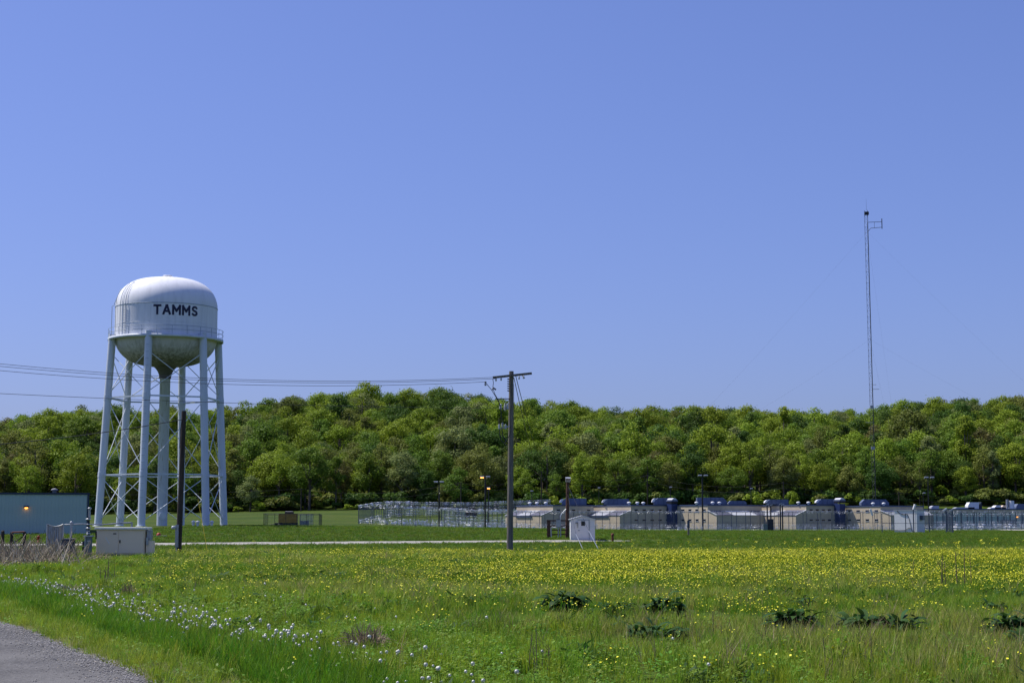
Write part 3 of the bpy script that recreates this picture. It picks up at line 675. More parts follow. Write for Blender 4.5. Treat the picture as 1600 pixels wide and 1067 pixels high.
def pedestal():
    Y = 79.0; t = thing("pipe_pedestal", ground_at(138, Y), "grey pipe stack with valves on a narrow box left of the tan cabinet", "pedestal")
    g = gz(gx(138, Y), Y); B().box(gx(134.5, Y), gx(143, Y), Y, Y + .25, g - .1, zat(838, Y)).build("box", "green_grey", t, bevel=.01)
    B().box(gx(133.2, Y), gx(134.6, Y), Y - .03, Y + .1, g - .1, zat(837, Y)).build("edge_post", "steel", t)
    B().box(gx(137, Y), gx(141.5, Y), Y - .012, Y - .002, zat(846, Y), zat(844, Y)).build("nameplate", "steel", t)
    B().box(gx(131, Y), gx(145.5, Y), Y - .05, Y + .3, zat(838, Y), zat(836.3, Y)).build("shelf", "steel", t)
    B().cyl(P(138.5, 837, Y + .1), P(138.5, 808, Y + .1), .055, n=8).build("pipe", "dark_steel", t)
    B().cyl(P(140, 812, Y + .3), P(140, 794, Y + .3), .05, n=8).build("pipe", "galv", t)
    for v, r in ((833, .1), (829.5, .08), (825, .12), (819, .08), (811, .13), (794, .09)):
        B().lathe(P(138 + (2 if v < 800 else 0), v, Y + .1), [(.01, .05), (r, .03), (r, -.03), (.01, -.05)], 10).build("valve_wheel", "steel", t)
    for v in (847, 855.5):
        B().cyl(P(134, v, Y + .1), P(127 if v < 850 else 130, v + 1, Y + .05), .035, n=6).build("spigot", "white", t); B().box(gx(129.5, Y), gx(133, Y), Y, Y + .15, zat(v + 5, Y), zat(v - 2, Y)).build("flange", "dark_steel", t)
pedestal()
def near_gate():
    Y = 82.0; t = thing("pipe_gate", ground_at(112, Y), "low galvanized pipe gate rail between the netting panel and cabinet", "gate")
    B().tube([P(101, 819.5, Y), P(125, 818.5, Y), P(160, 819.2, Y + .6), P(188, 817.5, Y + 1), P(206, 816.5, Y + 1.3)], .035, 6).build("rail", "galv", t)
    B().tube([P(160, 819.2, Y + .62), P(188, 816.2, Y + 1), P(205, 815.6, Y + 1.3)], .02, 5).build("brace", "galv", t)
    p = ground_at(111.5, Y); B().cyl(p, P(111.5, 817, Y), .06, n=8).build("post", "galv", t)
    B().lathe(P(111.5, 817, Y), [(.08, 0), (.08, .05), (.01, .1)], 8).build("post_cap", "galv", t)
    p = ground_at(206, Y + 1.3); B().cyl(p, P(206, 815.5, Y + 1.3), .05, n=8).build("post", "galv", t)
near_gate()
def netting_panel():
    Y = 81.0; t = thing("netting_panel", ground_at(87, Y), "sagging grey slatted netting panel among dry weeds, left of the pipe pedestal", "fence panel")
    for u in (74.2, 98.8): p = ground_at(u, Y); B().cyl(p, P(u, 818.5, Y), .04, n=7).build("post", "galv", t)
    N_ = 26
    for k in range(N_):
        f = (k + .5) / N_; u = 74.8 + f * 23.6; v = 819.5 + 4 * 4 * f * (1 - f) * .6; a = P(u, v + random.uniform(-.4, .4), Y); x = a.x
        lean = random.uniform(-.02, .02); B().frame(((x), Y + random.uniform(-.02, .02), (a.z + gz(x, Y)) / 2), (1, .2 * random.uniform(-1, 1), 0), (0, 1, 0), (lean, 0, 1), .048, .012, a.z - gz(x, Y)).build("slat", random.choice(["galv", "dry_pale", "galv", "stone_grey"]), t)
    B().tube([P(74, 818.6, Y - .03), P(80, 821.3, Y - .03), P(86.5, 822.3, Y - .03), P(93, 821.3, Y - .03), P(99, 818.4, Y - .03)], .02, 5).build("top_strand", "galv", t)
    t2 = thing("low_crate", ground_at(108, Y), "low dark slatted bin standing right of the slatted netting panel", "bin")
    x0, x1 = gx(99.5, Y), gx(117, Y); g = gz(x0, Y); zt = zat(842, Y)
    for k in range(8): a = x0 + (x1 - x0) * k / 8; B().box(a + .01, a + (x1 - x0) / 8 - .01, Y - .3, Y - .27, g, zt).build("board", "post_blue", t2)
    B().box(x0 - .02, x1 + .02, Y - .32, Y + .2, zt, zt + .04).build("rim", "stone_grey", t2); B().box(x0, x1, Y + .1, Y + .14, g, zt).build("back", "post_blue", t2)
netting_panel()
def post_frame():
    Y = 86.0; t = thing("post_frame", ground_at(29, Y), "rusty red crossbar joining two dark posts before the blue building", "post frame")
    for u, v in ((18.5, 831.5), (38.5, 830.5)): p = ground_at(u, Y); B().cyl(p, P(u, v, Y), .09, n=8).build("post", "wood_dark", t)
    B().cyl(P(18.5, 831.5, Y - .05), P(38.5, 830.8, Y - .05), .04, n=6).build("crossbar", "rust", t); B().cyl(P(22, 848, Y - .05), P(35, 838, Y - .05), .03, n=6).build("brace", "wood_dark", t)
    for k, (u, v, w_, lab) in enumerate(((4.5, 830, .1, "lone dark wooden post at the left edge of the weeds"),)):
        p = ground_at(u, 84); q = thing("wooden_post", p, lab, "post"); B().cyl(p, P(u, v, 84), w_, w_ * .9, 8).build("shaft", "wood_dark", q); B().lathe(P(u, v, 84), [(w_ * .9, 0), (w_ * .6, .05), (.01, .06)], 8).build("top", "wood_dark", q)
    t3 = thing("utility_box", ground_at(50, 78), "small dark low box half hidden in dry weeds below the netting panel", "box"); x0, x1 = gx(46, 78), gx(54, 78)
    B().box(x0, x1, 78, 78.25, gz(x0, 78), zat(861.5, 78)).build("body", "wood_dark", t3); B().box(x0 - .02, x1 + .02, 77.97, 78.28, zat(861.5, 78), zat(860, 78)).build("lid", "stone_grey", t3)
    h = ground_at(61, 118); q = thing("fire_hydrant", h, "small red hydrant in the grass before the blue building wall", "hydrant")
    B().lathe(h, [(.13, 0), (.13, .05), (.09, .06), (.09, .35), (.12, .37), (.11, .44), (.05, .5), (.01, .52)], 12).build("barrel", "red", q)
    for s in (-1, 1): B().cyl(h + Vector((0, 0, .28)), h + Vector((s * .16, 0, .28)), .045, n=8).build("nozzle", "red", q)
    h = ground_at(248.5, 140); q = thing("valve_marker", h, "small red valve on white pad in the grass right of the cabinet", "valve")
    B().frame(h + Vector((0, 0, .08)), (1, 0, 0), (0, 1, 0), (0, 0, 1), 1.3, .6, .12).build("pad", "gravel_pale", q); B().lathe(h + Vector((0, 0, .14)), [(.2, 0), (.18, .12), (.08, .2), (.01, .22)], 12).build("cap", "red", q)
post_frame()
def white_valves():
    for k, u in enumerate((302, 309, 331)):
        h = ground_at(u, 190); q = thing("vent_pipe", h, ("leftmost", "middle", "rightmost")[k] + " of three small white pipe stubs by the tower's right legs", "pipe", "white pipe stubs by the tower")
        B().cyl(h - Vector((0, 0, .1)), h + Vector((0, 0, .45)), .16, n=8).build("stub", "white", q); B().lathe(h + Vector((0, 0, .45)), [(.24, 0), (.24, .1), (.01, .22)], 10).build("cap", "white", q)
white_valves()

# ------------------------------------------------------------------ blue-grey metal building at the left
def blue_building():
    Y = 150.0; x1 = gx(137.5, Y); x0 = x1 - 34; g = gz(x1, Y) - .3; zt = zat(770.5, Y)
    t = thing("metal_building", (x1, Y, g), "long low blue-grey metal building at the left edge with a lit wall lamp", "building")
    B().box(x0, x1 - .02, Y + .03, Y + 18, g, zt - .1).build("wall_core", "bldg_blue", t)
    wv = .305; x = x1 - .12
    sh = B().add([(0, .02, 0), (-.04, 0, 0), (-.26, 0, 0), (-wv, .02, 0), (0, .02, zt - .1 - g), (-.06, 0, zt - .1 - g), (-.24, 0, zt - .1 - g), (-wv, .02, zt - .1 - g)], [(0, 1, 5, 4), (1, 2, 6, 5), (2, 3, 7, 6)]).mesh("wall_sheet", "bldg_blue", fixn=False)
    while x - wv > x0 + 10:   # upright ribbed sheets
        share("wall_sheet", sh, (x, Y, g), t); x -= wv
    B().box(x0 - .1, x1 + .08, Y - .1, Y + 18.1, zt - .12, zt + .04).build("roof_edge", "bldg_trim", t)
    B().box(x1 - .1, x1 + .05, Y - .05, Y + .12, g, zt - .13).build("corner_trim", "bldg_trim", t)
    lx = x1 - 5.35; lz = zat(793, Y); lm = B().box(lx - .2, lx + .2, Y - .32, Y - .02, lz + .02, lz + .16).build("wall_lamp", "black", t)
    B().lathe((lx, Y - .18, lz), [(.01, -.12), (.1, -.1), (.15, 0), (.12, .02)], 12).build("lens", "lamp_orange", lm)
    t.rotation_euler = (0, 0, R(15.5))
    vt = thing("roof_vent", (gx(55, Y), Y + 6, zt + .04), "small grey ventilator on the blue building's roof", "vent"); B().lathe((gx(55, Y), Y + 6, zt + .04), [(.18, 0), (.18, .3), (.34, .32), (.3, .45), (.01, .55)], 12).build("hood", "stone_grey", vt)
    B().cyl((gx(55, Y), Y + 6, zt), (gx(55, Y), Y + 6, zt + .3), .1, n=8).build("neck", "stone_grey", vt)
blue_building()

# ------------------------------------------------------------------ white shed, rail frame and lamp pole by the track
def shed():
    Y = 134.0; k = F / Y; a, b = gx(890, Y), gx(929.5, Y); g = gz((a + b) / 2, Y); ze = zat(811.5, Y); zp = zat(806, Y); D = 2.0
    t = thing("shed", ((a + b) / 2, Y, g), "small white gabled shed with a dark square door window by the gravel track", "shed"); m = (a + b) / 2
    xl = a + .13
    B().prism([(xl, Y, g - .1), (b, Y, g - .1), (b, Y, ze), (m, Y, zp - .03), (xl, Y, ze)], (0, D, 0)).build("wall", "shed_white", t)
    for s, e in ((xl - .16, 0), (b + .05, 1)):
        p, q = Vector((m, Y - .08, zp)), Vector((s, Y - .08, ze - .02)); d = (q - p); n_ = Vector((-d.z, 0, d.x)).normalized() * (.05 if e else -.05)
        B().prism([p, q, q + n_, p + n_], (0, D + .16, 0)).build("roof_panel", "white", t)
    B().box(xl - .05, xl - .003, Y - .04, Y + D, g - .1, ze - .06).build("side_panel", "white", t)
    dx0, dx1 = gx(902.5, Y), gx(920, Y); zd = zat(811, Y) - .08
    d = B().box(dx0, dx1, Y - .03, Y - .003, g + .05, zd).build("door", "shed_white", t, bevel=.006)
    fr = B(); fr.box(dx1, dx1 + .05, Y - .045, Y - .002, g, zd + .05).box(dx0, dx1 - .003, Y - .045, Y - .002, zd + .004, zd + .05); fr.build("door_frame", "galv", t)
    wx0, wx1 = gx(908, Y), gx(914, Y); B().box(wx0, wx1, Y - .05, Y - .032, zat(821, Y), zat(814, Y)).build("window", "glass", d)
    B().box(gx(903.6, Y), gx(905.3, Y), Y - .08, Y - .032, zat(829, Y), zat(828, Y)).build("handle", "black", d)
    lt = B().box(gx(899, Y), gx(903, Y), Y - .12, Y - .004, zat(817, Y), zat(816, Y)).build("wall_lamp", "black", t); B().box(gx(901.8, Y), gx(903, Y), Y - .1, Y - .005, zat(824, Y), zat(817.2, Y)).build("conduit", "dry_pale", lt)
shed()
def rail_frame():
    Y = 139.0; t = thing("equipment_rack", ground_at(870, Y), "brown wooden rail frame carrying a grey meter box left of the white shed", "rack")
    for u in (857.5,): p = ground_at(u, Y); B().box(p.x - .15, p.x + .15, Y - .1, Y + .1, p.z - .1, zat(812, Y)).build("post", "wood_brown", t)
    for v in (813, 821, 827.5, 834.5): B().box(gx(854, Y), gx(888, Y), Y - .16, Y - .105, zat(v + 1.1, Y), zat(v - .8, Y)).build("rail", "wood_brown", t)
    B().box(gx(869, Y), gx(876, Y), Y - .4, Y - .17, zat(823, Y), zat(812, Y)).build("meter_box", "galv", t)
    for u, v in ((872.3, 823), (876, 822), (861.5, 824)): p = ground_at(u, Y - .3); B().cyl(p, P(u + (0 if u > 865 else -.5), v, Y - .3), .05, n=6).build("conduit", "galv", t)
    B().tube([P(875.8, 812, Y - .25), P(875.8, 806, Y - .25), P(879, 801, Y - .2), P(884.5, 795, Y - .1)], .045, 6).build("service_mast", "steel", t)
    p = ground_at(886, Y); q = thing("flood_light_pole", p, "brown wooden pole with a boxy floodlight beside the equipment rack", "light pole")
    B().cyl(p - Vector((0, 0, .3)), P(887, 748, Y), .17, .12, 10).build("pole", "wood_brown", q)
    h = B().frame(P(887.5, 749, Y - .2), (1, 0, 0), (0, 1, .4), (0, -.4, 1), .42, .3, .3).build("lamp_head", "galv", q); B().frame(P(887.5, 749.4, Y - .37), (1, 0, 0), (0, 1, .4), (0, -.4, 1), .34, .02, .22).build("lens", "glass", h)
    B().box(gx(885, Y), gx(890, Y), Y - .2, Y + .1, zat(753.5, Y), zat(752.6, Y)).build("bracket", "dark_steel", q)
    for k, (u0, v0, u1, v1, Y1) in enumerate(((889, 811, 912, 860, 100), (905, 800, 937, 862, 98))):
        e = ground_at(u1, Y1); s = P(u0, v0, Y - 1.5 if k else Y - 1); tt = thing("guy_wire", e, ("left", "right") [k] + " of two slanting guy wires crossing in front of the white shed", "guy wire", "guy wires by the shed")
        B().cyl(e, e.lerp(s, .45), .02, n=5).build("sleeve", "galv", tt); B().cyl(e.lerp(s, .45), P(887, 772 - 14 * k, Y), .014, n=4).build("strand", "wire", tt)
    for u, Yb, h_, m_, nm, lab in ((957, 133, .62, "rust", "bollard", "short rust-red bollard in the grass right of the white shed"), (1075.5, 160, 1.35, "wood_grey", "marker_post", "grey marker post with a small plate in front of the windowed block")):
        p = ground_at(u, Yb); q = thing(nm, p, lab, "post"); B().cyl(p - Vector((0, 0, .1)), p + Vector((0, 0, h_)), .09, n=8).build("shaft", m_, q)
        if nm == "bollard": B().lathe(p + Vector((0, 0, h_)), [(.12, -.1), (.12, .03), (.01, .08)], 10).build("cap", m_, q)
        else: B().box(p.x - .12, p.x + .12, Yb - .12, Yb - .1, p.z + .75, p.z + 1.45).build("plate", "post_blue", q)
rail_frame()
# ------------------------------------------------------------------ fences
_coil = {}
def coil(p0, p1, r, pitch, parent, wob=.06, w=.05, name="razor_coil"):
    """a drawn-out coil of barbed tape as one twisting ribbon"""
    p0 = Vector(p0); p1 = Vector(p1); Ld = (p1 - p0).length; d = (p1 - p0) / Ld; a = d.cross(Vector((0, 0, 1))).normalized(); b_ = a.cross(d)
    seg = 9; n = int(Ld / pitch * seg); k = np.arange(n + 1); th = 2 * np.pi * k / seg; t = k / n * Ld
    rr = r * (1 + wob * 4 * (vnoise(t, 0 * t, 1.3, 3) - .5)); c = np.array(p0)[None] + np.outer(t, np.array(d)) + np.outer(np.cos(th) * rr, np.array(a)) + np.outer(np.sin(th) * rr + wob * (vnoise(t, 0 * t, 2.5, 8) - .5), np.array(b_))
    tw = (vnoise(t, 0 * t, .7, 2) - .5)[:, None]; o_ = (np.array(d)[None] * .5 + np.array(b_)[None] * tw) * w * (.15 + 4.5 * (np.clip(vnoise(t, 0 * t + r * 9, .22, 6), 0, 1) ** 3)[:, None])
    b = B(); vs = np.stack([c - o_, c + o_], 1).reshape(-1, 3); b.v = [tuple(v) for v in vs]; b.f = [(2 * i, 2 * i + 1, 2 * i + 3, 2 * i + 2) for i in range(n)]; b.sm = [False] * n
    o = b.build(name, "razor", parent, fixn=False); o["kind"] = "stuff"; return o
def fence(pts_, h, step, label, net, coils=(), postm="post_blue", pr=.06, rails=(1.0,), name="security_fence", arms=False):
    """chain-link run along ground points (x, y)"""
    t = thing(name, (pts_[0][0], pts_[0][1], gz(*pts_[0])), label, "fence")
    pmesh = None
    for (x0, y0), (x1, y1) in zip(pts_[:-1], pts_[1:]):
        Ld = math.hypot(x1 - x0, y1 - y0); n = max(1, int(round(Ld / step))); b = B()
        G = [Vector((x0 + (x1 - x0) * k / n, y0 + (y1 - y0) * k / n, 0)) for k in range(n + 1)]
        for g in G: g.z = gz(g.x, g.y)
        if pmesh is None: pmesh = B().cyl((0, 0, -.2), (0, 0, h + .05), pr, n=6).mesh("post", postm)
        for k, g in enumerate(G):
            share("post", pmesh, g, t)
        for k in range(n):
            b = B(); b.add([G[k] + Vector((0, 0, .03)), G[k + 1] + Vector((0, 0, .03)), G[k + 1] + Vector((0, 0, h)), G[k] + Vector((0, 0, h))], [(0, 1, 2, 3)]); b.build("netting", net, t, fixn=False)
        for f in rails: B().tube([g + Vector((0, -.06, h * f)) for g in G], .03, 4).build("rail", postm, t)
        for (dz, r, pitch, dy) in coils:
            for k in range(0, n, max(1, n // 3)):
                a = G[k]; e = G[min(n, k + max(1, n // 3))]
                if (e - a).length > 1: coil(a + Vector((0, dy, dz)), e + Vector((0, dy, dz)), r, pitch, t, w=.022 if a.x > gx(790, YF) and a.y < 360 else .055)
    return t
YF = 350.0
xL, xR = gx(560, YF), gx(1600, YF) + 18
fence([(xL, YF), (xL + 60, YF), (xL + 120, YF), (xR, YF)], 3.7, 3.05, "long outer chain-link fence with razor coils in front of the prison blocks", "netting_front",
      [(.35, .32, .22, .5), (.9, .26, .28, .55), (3.65, .22, .26, 0)], rails=(1.0, .42))
fence([(xL + 2, YF + 7), (xL + 62, YF + 7), (xL + 122, YF + 7), (xR, YF + 7)], 3.9, 3.05, "inner chain-link fence with heaped razor coils behind the outer fence", "netting_thin",
      [(.4, .34, .26, -.5), (1.05, .3, .3, -.8), (3.9, .24, .26, 0)], rails=(1.0,))
fence([(xL, YF + .5), (gx(585, 400), 400), (gx(640, 455), 455)], 3.6, 3.3, "side fence running uphill from the long fence's left corner", "netting", [(3.6, .28, .25, 0), (.4, .32, .3, .4)])
fence([(gx(600, 430), 430), (gx(690, 468), 468), (gx(790, 492), 492), (gx(860, 500), 500)], 3.7, 3.4, "far fence climbing the meadow behind the lamp masts", "netting", [(3.6, .32, .22, 0), (3.1, .3, .25, -.3), (.6, .34, .26, -.4), (1.3, .34, .26, -.4), (2.2, .3, .3, -.3)])
fence([(gx(690, 405), 405), (gx(745, 432), 432), (gx(800, 452), 452)], 3.6, 3.3, "middle fence of dense razor coils left of the first prison block", "netting", [(3.5, .32, .22, 0), (.5, .34, .24, -.4), (1.2, .34, .24, -.4), (2.0, .3, .26, -.2)])
fence([(gx(1455, 372), 372), (gx(1620, 372), 372)], 3.3, 3.0, "inner fence with thick razor coils at the far right", "netting", [(.4, .36, .2, -.4), (.4, .36, .2, -1.1), (1.0, .34, .2, -.7), (1.6, .3, .24, -.5), (3.3, .28, .22, 0)])

# ------------------------------------------------------------------ prison blocks
NL = Vector((math.cos(R(215)), math.sin(R(215)), 0)); ND = Vector((math.cos(R(305)), math.sin(R(305)), 0)); UP = Vector((0, 0, 1))
win_mesh = {}
def block(K, g, t, lit, dark, h, leanL=None, leanD=None, winL=0, winD=0, tower=False, hv=(), fans=(), name="wall"):
    """one two-storey wing: corner K nearest the road, lit face running left-back, shaded face right-back"""
    dl, dd = -ND, -NL
    cen = K + dl * lit / 2 + dd * dark / 2
    B().frame(cen + UP * (h / 2 - .3), dd, dl, UP, dark, lit, h + .6).build("wall", "cream", t)
    B().frame(cen + UP * (h + .16), dd, dl, UP, dark + .24, lit + .24, .30).build("coping", "coping", t)
    def lean(side, spec):
        along, out, Ld, white = (dl, NL, lit, spec[2]) if side == 'L' else (dd, ND, dark, spec[2])
        Pj, (z1, z0_) = spec[0], spec[1]; a = K + along * .06; e = K + along * (Ld - .06)
        poly = [a, a + out * Pj, a + out * Pj + UP * z0_, a + UP * z1]
        lt = B().prism([p - UP * 0 for p in poly], (e - a)).build("lean_to", "cream", t)
        o_ = (out * Pj + UP * (z0_ - z1)); n_ = along.cross(o_).normalized(); n_ = n_ if n_.z > 0 else -n_
        cuts = white; 
        for (f0, f1, m) in cuts:
            p = a + along * (Ld - .12) * f0 + UP * z1; q = a + along * (Ld - .12) * f1 + UP * z1; c = (p + q) / 2 + o_ * .51 + n_ * .06
            rp = B().frame(c, along, o_.normalized(), n_, (q - p).length - .03, o_.length * 1.04, .08).build("roof_panel", m, lt)
        for f in (0, 1):
            p = a + along * (Ld - .12) * f + UP * z1; B().frame(p + o_ * .52 + n_ * .07, along, o_.normalized(), n_, .32, o_.length * 1.05, .14).build("verge_trim", "roof_white", lt)
        if len(spec) > 3:   # dark canopy over the yard doors, with its lamp
            f0, f1 = spec[3]; p = a + along * Ld * (f0 + f1) / 2 + out * (Pj + .12) + UP * (z0_ - .3)
            cn = B().frame(p, along, out, UP, Ld * (f1 - f0), .22, .26).build("canopy", "coping", lt)
        return lt
    if leanL: lean('L', leanL)
    if leanD: lean('D', leanD)
    def windows(n, start, along, out, Ld):
        key = (round(out.x, 3), round(out.y, 3))
        if key not in win_mesh:
            f = B().frame((0, 0, 0), along, out, UP, 1.0, .05, .42).mesh("window", "glass"); s = B().frame((0, 0, 0), along, out, UP, 1.16, .1, .09).mesh("sill", "roof_white"); hd = B().frame((0, 0, 0), along, out, UP, 1.12, .06, .06).mesh("window_frame", "roof_grey"); win_mesh[key] = (f, s, hd)
        for z in (h - 1.0, 2.15):
            for k in range(n):
                c = K + along * (start + (Ld - 2 * start) * k / max(1, n - 1)) + UP * z
                w_ = share("window", win_mesh[key][0], c + out * .022, t); share("sill", win_mesh[key][1], c + out * .03 - UP * .27, w_); share("window_frame", win_mesh[key][2], c + out * .025 + UP * .25, w_)
    if winL: windows(winL, 1.3, dl, NL, lit)
    if winD: windows(winD, 1.6, dd, ND, dark)
    zr = h + .32
    for (u_, v_, H_, hood) in hv:   # blue rooftop air handlers
        W_ = 2.4
        Yh = K.y + 9; c = Vector((gx((u_ + v_) / 2, Yh), Yh, zr + H_ / 2 + .12)); L_ = (v_ - u_) / F * Yh; ax = Vector((1, 0, 0)); ay = Vector((0, 1, 0))
        b = B(); e0 = .35 if hood <= 0 else 0; e1 = .35 if hood >= 0 else 0
        sec = [(-L_ / 2, -H_ / 2), (L_ / 2, -H_ / 2), (L_ / 2, H_ / 2 - H_ * e1 * 1.6), (L_ / 2 - H_ * e1 * 1.6, H_ / 2), (-L_ / 2 + H_ * e0 * 1.6, H_ / 2), (-L_ / 2, H_ / 2 - H_ * e0 * 1.6)]
        sec = [q for i, q in enumerate(sec) if i == 0 or (abs(q[0] - sec[i - 1][0]) + abs(q[1] - sec[i - 1][1])) > 1e-4]
        b.prism([c + ax * x + UP * z - ay * W_ / 2 for x, z in sec], ay * W_); un = b.build("rooftop_unit", "hvac_blue", t)
        for k in range(1, int(L_ / 1.1)):
            B().frame(c + ax * (-L_ / 2 + k * 1.1) - ay * (W_ / 2 + .03), ax, ay, UP, .07, .06, H_ * .96).build("panel_rib", "coping", un)
        B().frame(c - UP * (H_ / 2 + .06), ax, ay, UP, L_ * .96, W_ * .9, .12).build("curb", "dark_steel", un)
        if hood < 0:
            hx = c - ax * (L_ / 2 + .35); b = B(); pl = []
            for k in range(7): th = math.pi * .5 * k / 6; pl.append(hx + ax * (.7 - .9 * math.cos(th)) + UP * (-.25 + (H_ / 2 + .2) * math.sin(th)))
            pl += [hx + ax * .7 + UP * (H_ / 2 - .2), hx + ax * .5 - UP * .2]
            b.prism([p - ay * W_ * .45 for p in pl], ay * W_ * .9); b.build("intake_hood", "white", un)
    for (u_, v_) in fans:
        c = K + dd * u_ + dl * v_ + UP * zr; B().lathe(c, [(.26, 0), (.26, .28), (.45, .32), (.5, .46), (.36, .66), (.01, .74)], 12).build("roof_fan", "white", t)
    if tower:   # blue stair tower at the inner end of the shaded face, with a hooded louvre on top
        c = K + dd * (dark - 1.0) + ND * .9; tw = B().frame(c + UP * (h / 2 + .1), dd, dl, UP, 1.9, 1.8, h + .8).build("stair_tower", "stair_blue", t)
        B().frame(c + UP * (h + .95), dd, dl, UP, 1.95, 1.85, .5).build("louvre", "black", tw); B().frame(c + UP * (h + 1.35), dd, dl, UP, 2.1, 2.0, .35).build("cap", "hvac_blue", tw)
        b = B(); pl = [];
        for k in range(7): th = math.pi * k / 6; pl.append(c + NL * (.75 * math.cos(th)) + UP * (h + 1.53 + .42 * math.sin(th)))
        b.prism([p - dl * .95 for p in pl], dl * 1.9); b.build("hood", "roof_white", tw)
def at(u, Y): x = gx(u, Y); return Vector((x, Y, 0))
Wd, Ww, Wg = "roof_dark", "roof_white", "roof_grey"
HB = 5.55
Ls = (3.4, (4.45, 3.25), [(0, .34, Wd), (.34, .68, Wg), (.68, 1, Wd)], (.25, .68))
K = at(864, 405); t = thing("prison_block", K, "leftmost cream prison block with a lean-to, partly behind the utility pole", "building", "prison blocks")
block(K, 0, t, 15.3, 12.5, HB, leanL=Ls, winD=3, hv=((878, 916, 1.5, -1),), fans=((1, 8), (1.5, 5), (1, 11)))
K = at(986, 403); t = thing("prison_block", K, "cream prison block behind the white shed, joined by a blue stair tower", "building", "prison blocks")
block(K, 0, t, 17.2, 13.2, HB, leanL=Ls, winD=5, tower=True, hv=((944, 982, 1.35, -1), (1022, 1046, 1.6, -1)), fans=((1.2, 2.2), (3.5, 1.8), (5.5, 2)))
K = at(1106, 400); t = thing("prison_block", K, "middle cream prison block with two rows of slit windows and white skylight roof", "building", "prison blocks")
block(K, 0, t, 12.9, 17.6, HB, leanD=(3.2, (4.35, 3.3), [(0, .3, Wd), (.3, .74, Ww), (.74, 1, Wd)]), winL=5, hv=((1089, 1135, 1.65, 1), (1138, 1166, .85, 0)), fans=((0, 4), (3.4, 2), (5.6, 2)))
K = at(1260, 399); t = thing("prison_block", K, "cream prison block behind the dark gate posts, with a pale lean-to roof", "building", "prison blocks")
block(K, 0, t, 15.3, 11.4, HB, leanL=(3.4, (4.45, 3.25), [(0, .45, Wd), (.45, 1, Wg)]), winD=5, tower=True, hv=((1198, 1231, 1.15, -1), (1278, 1308, 1.25, -1)), fans=((0, 2.6), (2.6, 1.8)))
K = at(1376, 396); t = thing("prison_block", K, "rightmost cream prison block with slit windows, left of the white hut", "building", "prison blocks")
block(K, 0, t, 14.2, 15, HB - .25, leanD=(3.2, (4.35, 3.3), [(0, .4, Wg), (.4, 1, Wg)]), winL=5, hv=((1345, 1388, 1.4, 0),), fans=((1, 3.2), (3.4, 2)))
def low_block():
    Y = 435.0; x0, x1 = gx(1440, Y), gx(1650, Y); zt = zat(800.5, Y); t = thing("low_prison_building", ((x0 + x1) / 2, Y, 0), "long low blue-grey prison building behind razor coils at the right edge", "building")
    B().box(x0, x1, Y, Y + 22, -.4, zt).build("wall", "bldg_blue", t); B().box(x0 - .2, x1 + .2, Y - .2, Y + 22.2, zt, zt + .7).build("fascia", "cream", t)
    B().box(x0 - .25, x1 + .25, Y - .25, Y + 22.25, zt + .7, zt + 1.0).build("coping", "coping", t)
    for k in range(22): x = x0 + (k + .5) * (x1 - x0) / 22; B().box(x - .12, x + .12, Y - .1, Y - .002, -.3, zt - .02).build("pilaster", "post_blue", t)
    B().box(gx(1563, Y), gx(1586, Y), Y - .3, Y - .11, 0, zat(812, Y)).build("door_bay", "stone_grey", t)
    zr = zt + 1.0
    for (u, wpx, hh, m) in ((1520, 17, 1.7, "white"), (1538, 4, 1.8, "dark_steel"), (1562, 10, .9, "white"), (1573, 8, .9, "tan_box"), (1596, 22, 1.3, "hvac_blue"), (1462, 12, .8, "roof_grey"), (1500, 30, .4, "roof_grey"), (1555, 40, .35, "white")):
        c = gx(u + wpx / 2, Y); w_ = wpx / F * Y; b = B(); b.prism([(c - w_ / 2, Y + 4, zr), (c + w_ / 2, Y + 4, zr), (c + w_ / 2, Y + 4, zr + hh), (c - w_ / 2 + .5, Y + 4, zr + hh), (c - w_ / 2, Y + 4, zr + hh * .5)], (0, 3, 0)); b.build("rooftop_unit", m, t)
    B().cyl((gx(1587, Y), Y + 3, zr), (gx(1587, Y), Y + 3, zr + 2.1), .65, n=12).build("roof_tank", "white", t); B().cyl((gx(1580, Y), Y + 3, zr), (gx(1580, Y), Y + 3, zr + 2.4), .35, n=8).build("roof_stack", "galv", t)
    lm = B().box(gx(1588.5, Y), gx(1590.5, Y), Y - .3, Y - .002, zat(808, Y), zat(807, Y)).build("wall_lamp", "lamp_orange", t)
low_block()

# ------------------------------------------------------------------ lamp masts, far poles
def lamp_mast(u, v, Y, label, heads, lit=None, r=.12, base=None, pm="black"):
    p = ground_at(u, Y); t = thing("flood_light_mast", p, label, "light mast", "lamp masts around the prison"); top = P(u, v, Y)
    B().cyl(p - Vector((0, 0, .3)), (p.x, Y, top.z), r, r * .7, 8).build("mast", pm, t)
    s = F / Y
    if heads > 1: B().box(top.x - .7, top.x + .7, Y - .08, Y + .08, top.z - .1, top.z).build("crossarm", "black", t)
    for k in range(heads):
        x = top.x + (0 if heads == 1 else (-.62 if k == 0 else .62)); c = Vector((x, Y - .25, top.z + .12))
        h = B().frame(c, (1, 0, 0), (0, .94, -.34), (0, .34, .94), .85 if heads > 1 else .7, .6, .28).build("lamp_head", "galv", t, bevel=.04)
        B().frame(c + Vector((0, -.06, -.16)), (1, 0, 0), (0, .94, -.34), (0, .34, .94), .66, .46, .03).build("lens", "lamp_orange" if lit == k else "glass", h)
        if lit == k: B().lathe(c + Vector((-.12, -.3, -.12)), [(.01, .1), (.13, .07), (.16, 0), (.13, -.07), (.01, -.1)], 10).build("bulb", "lamp_orange", h)
lamp_mast(686, 754, 352, "leftmost black twin-head floodlight mast, standing in the long fence", 2, r=.18)
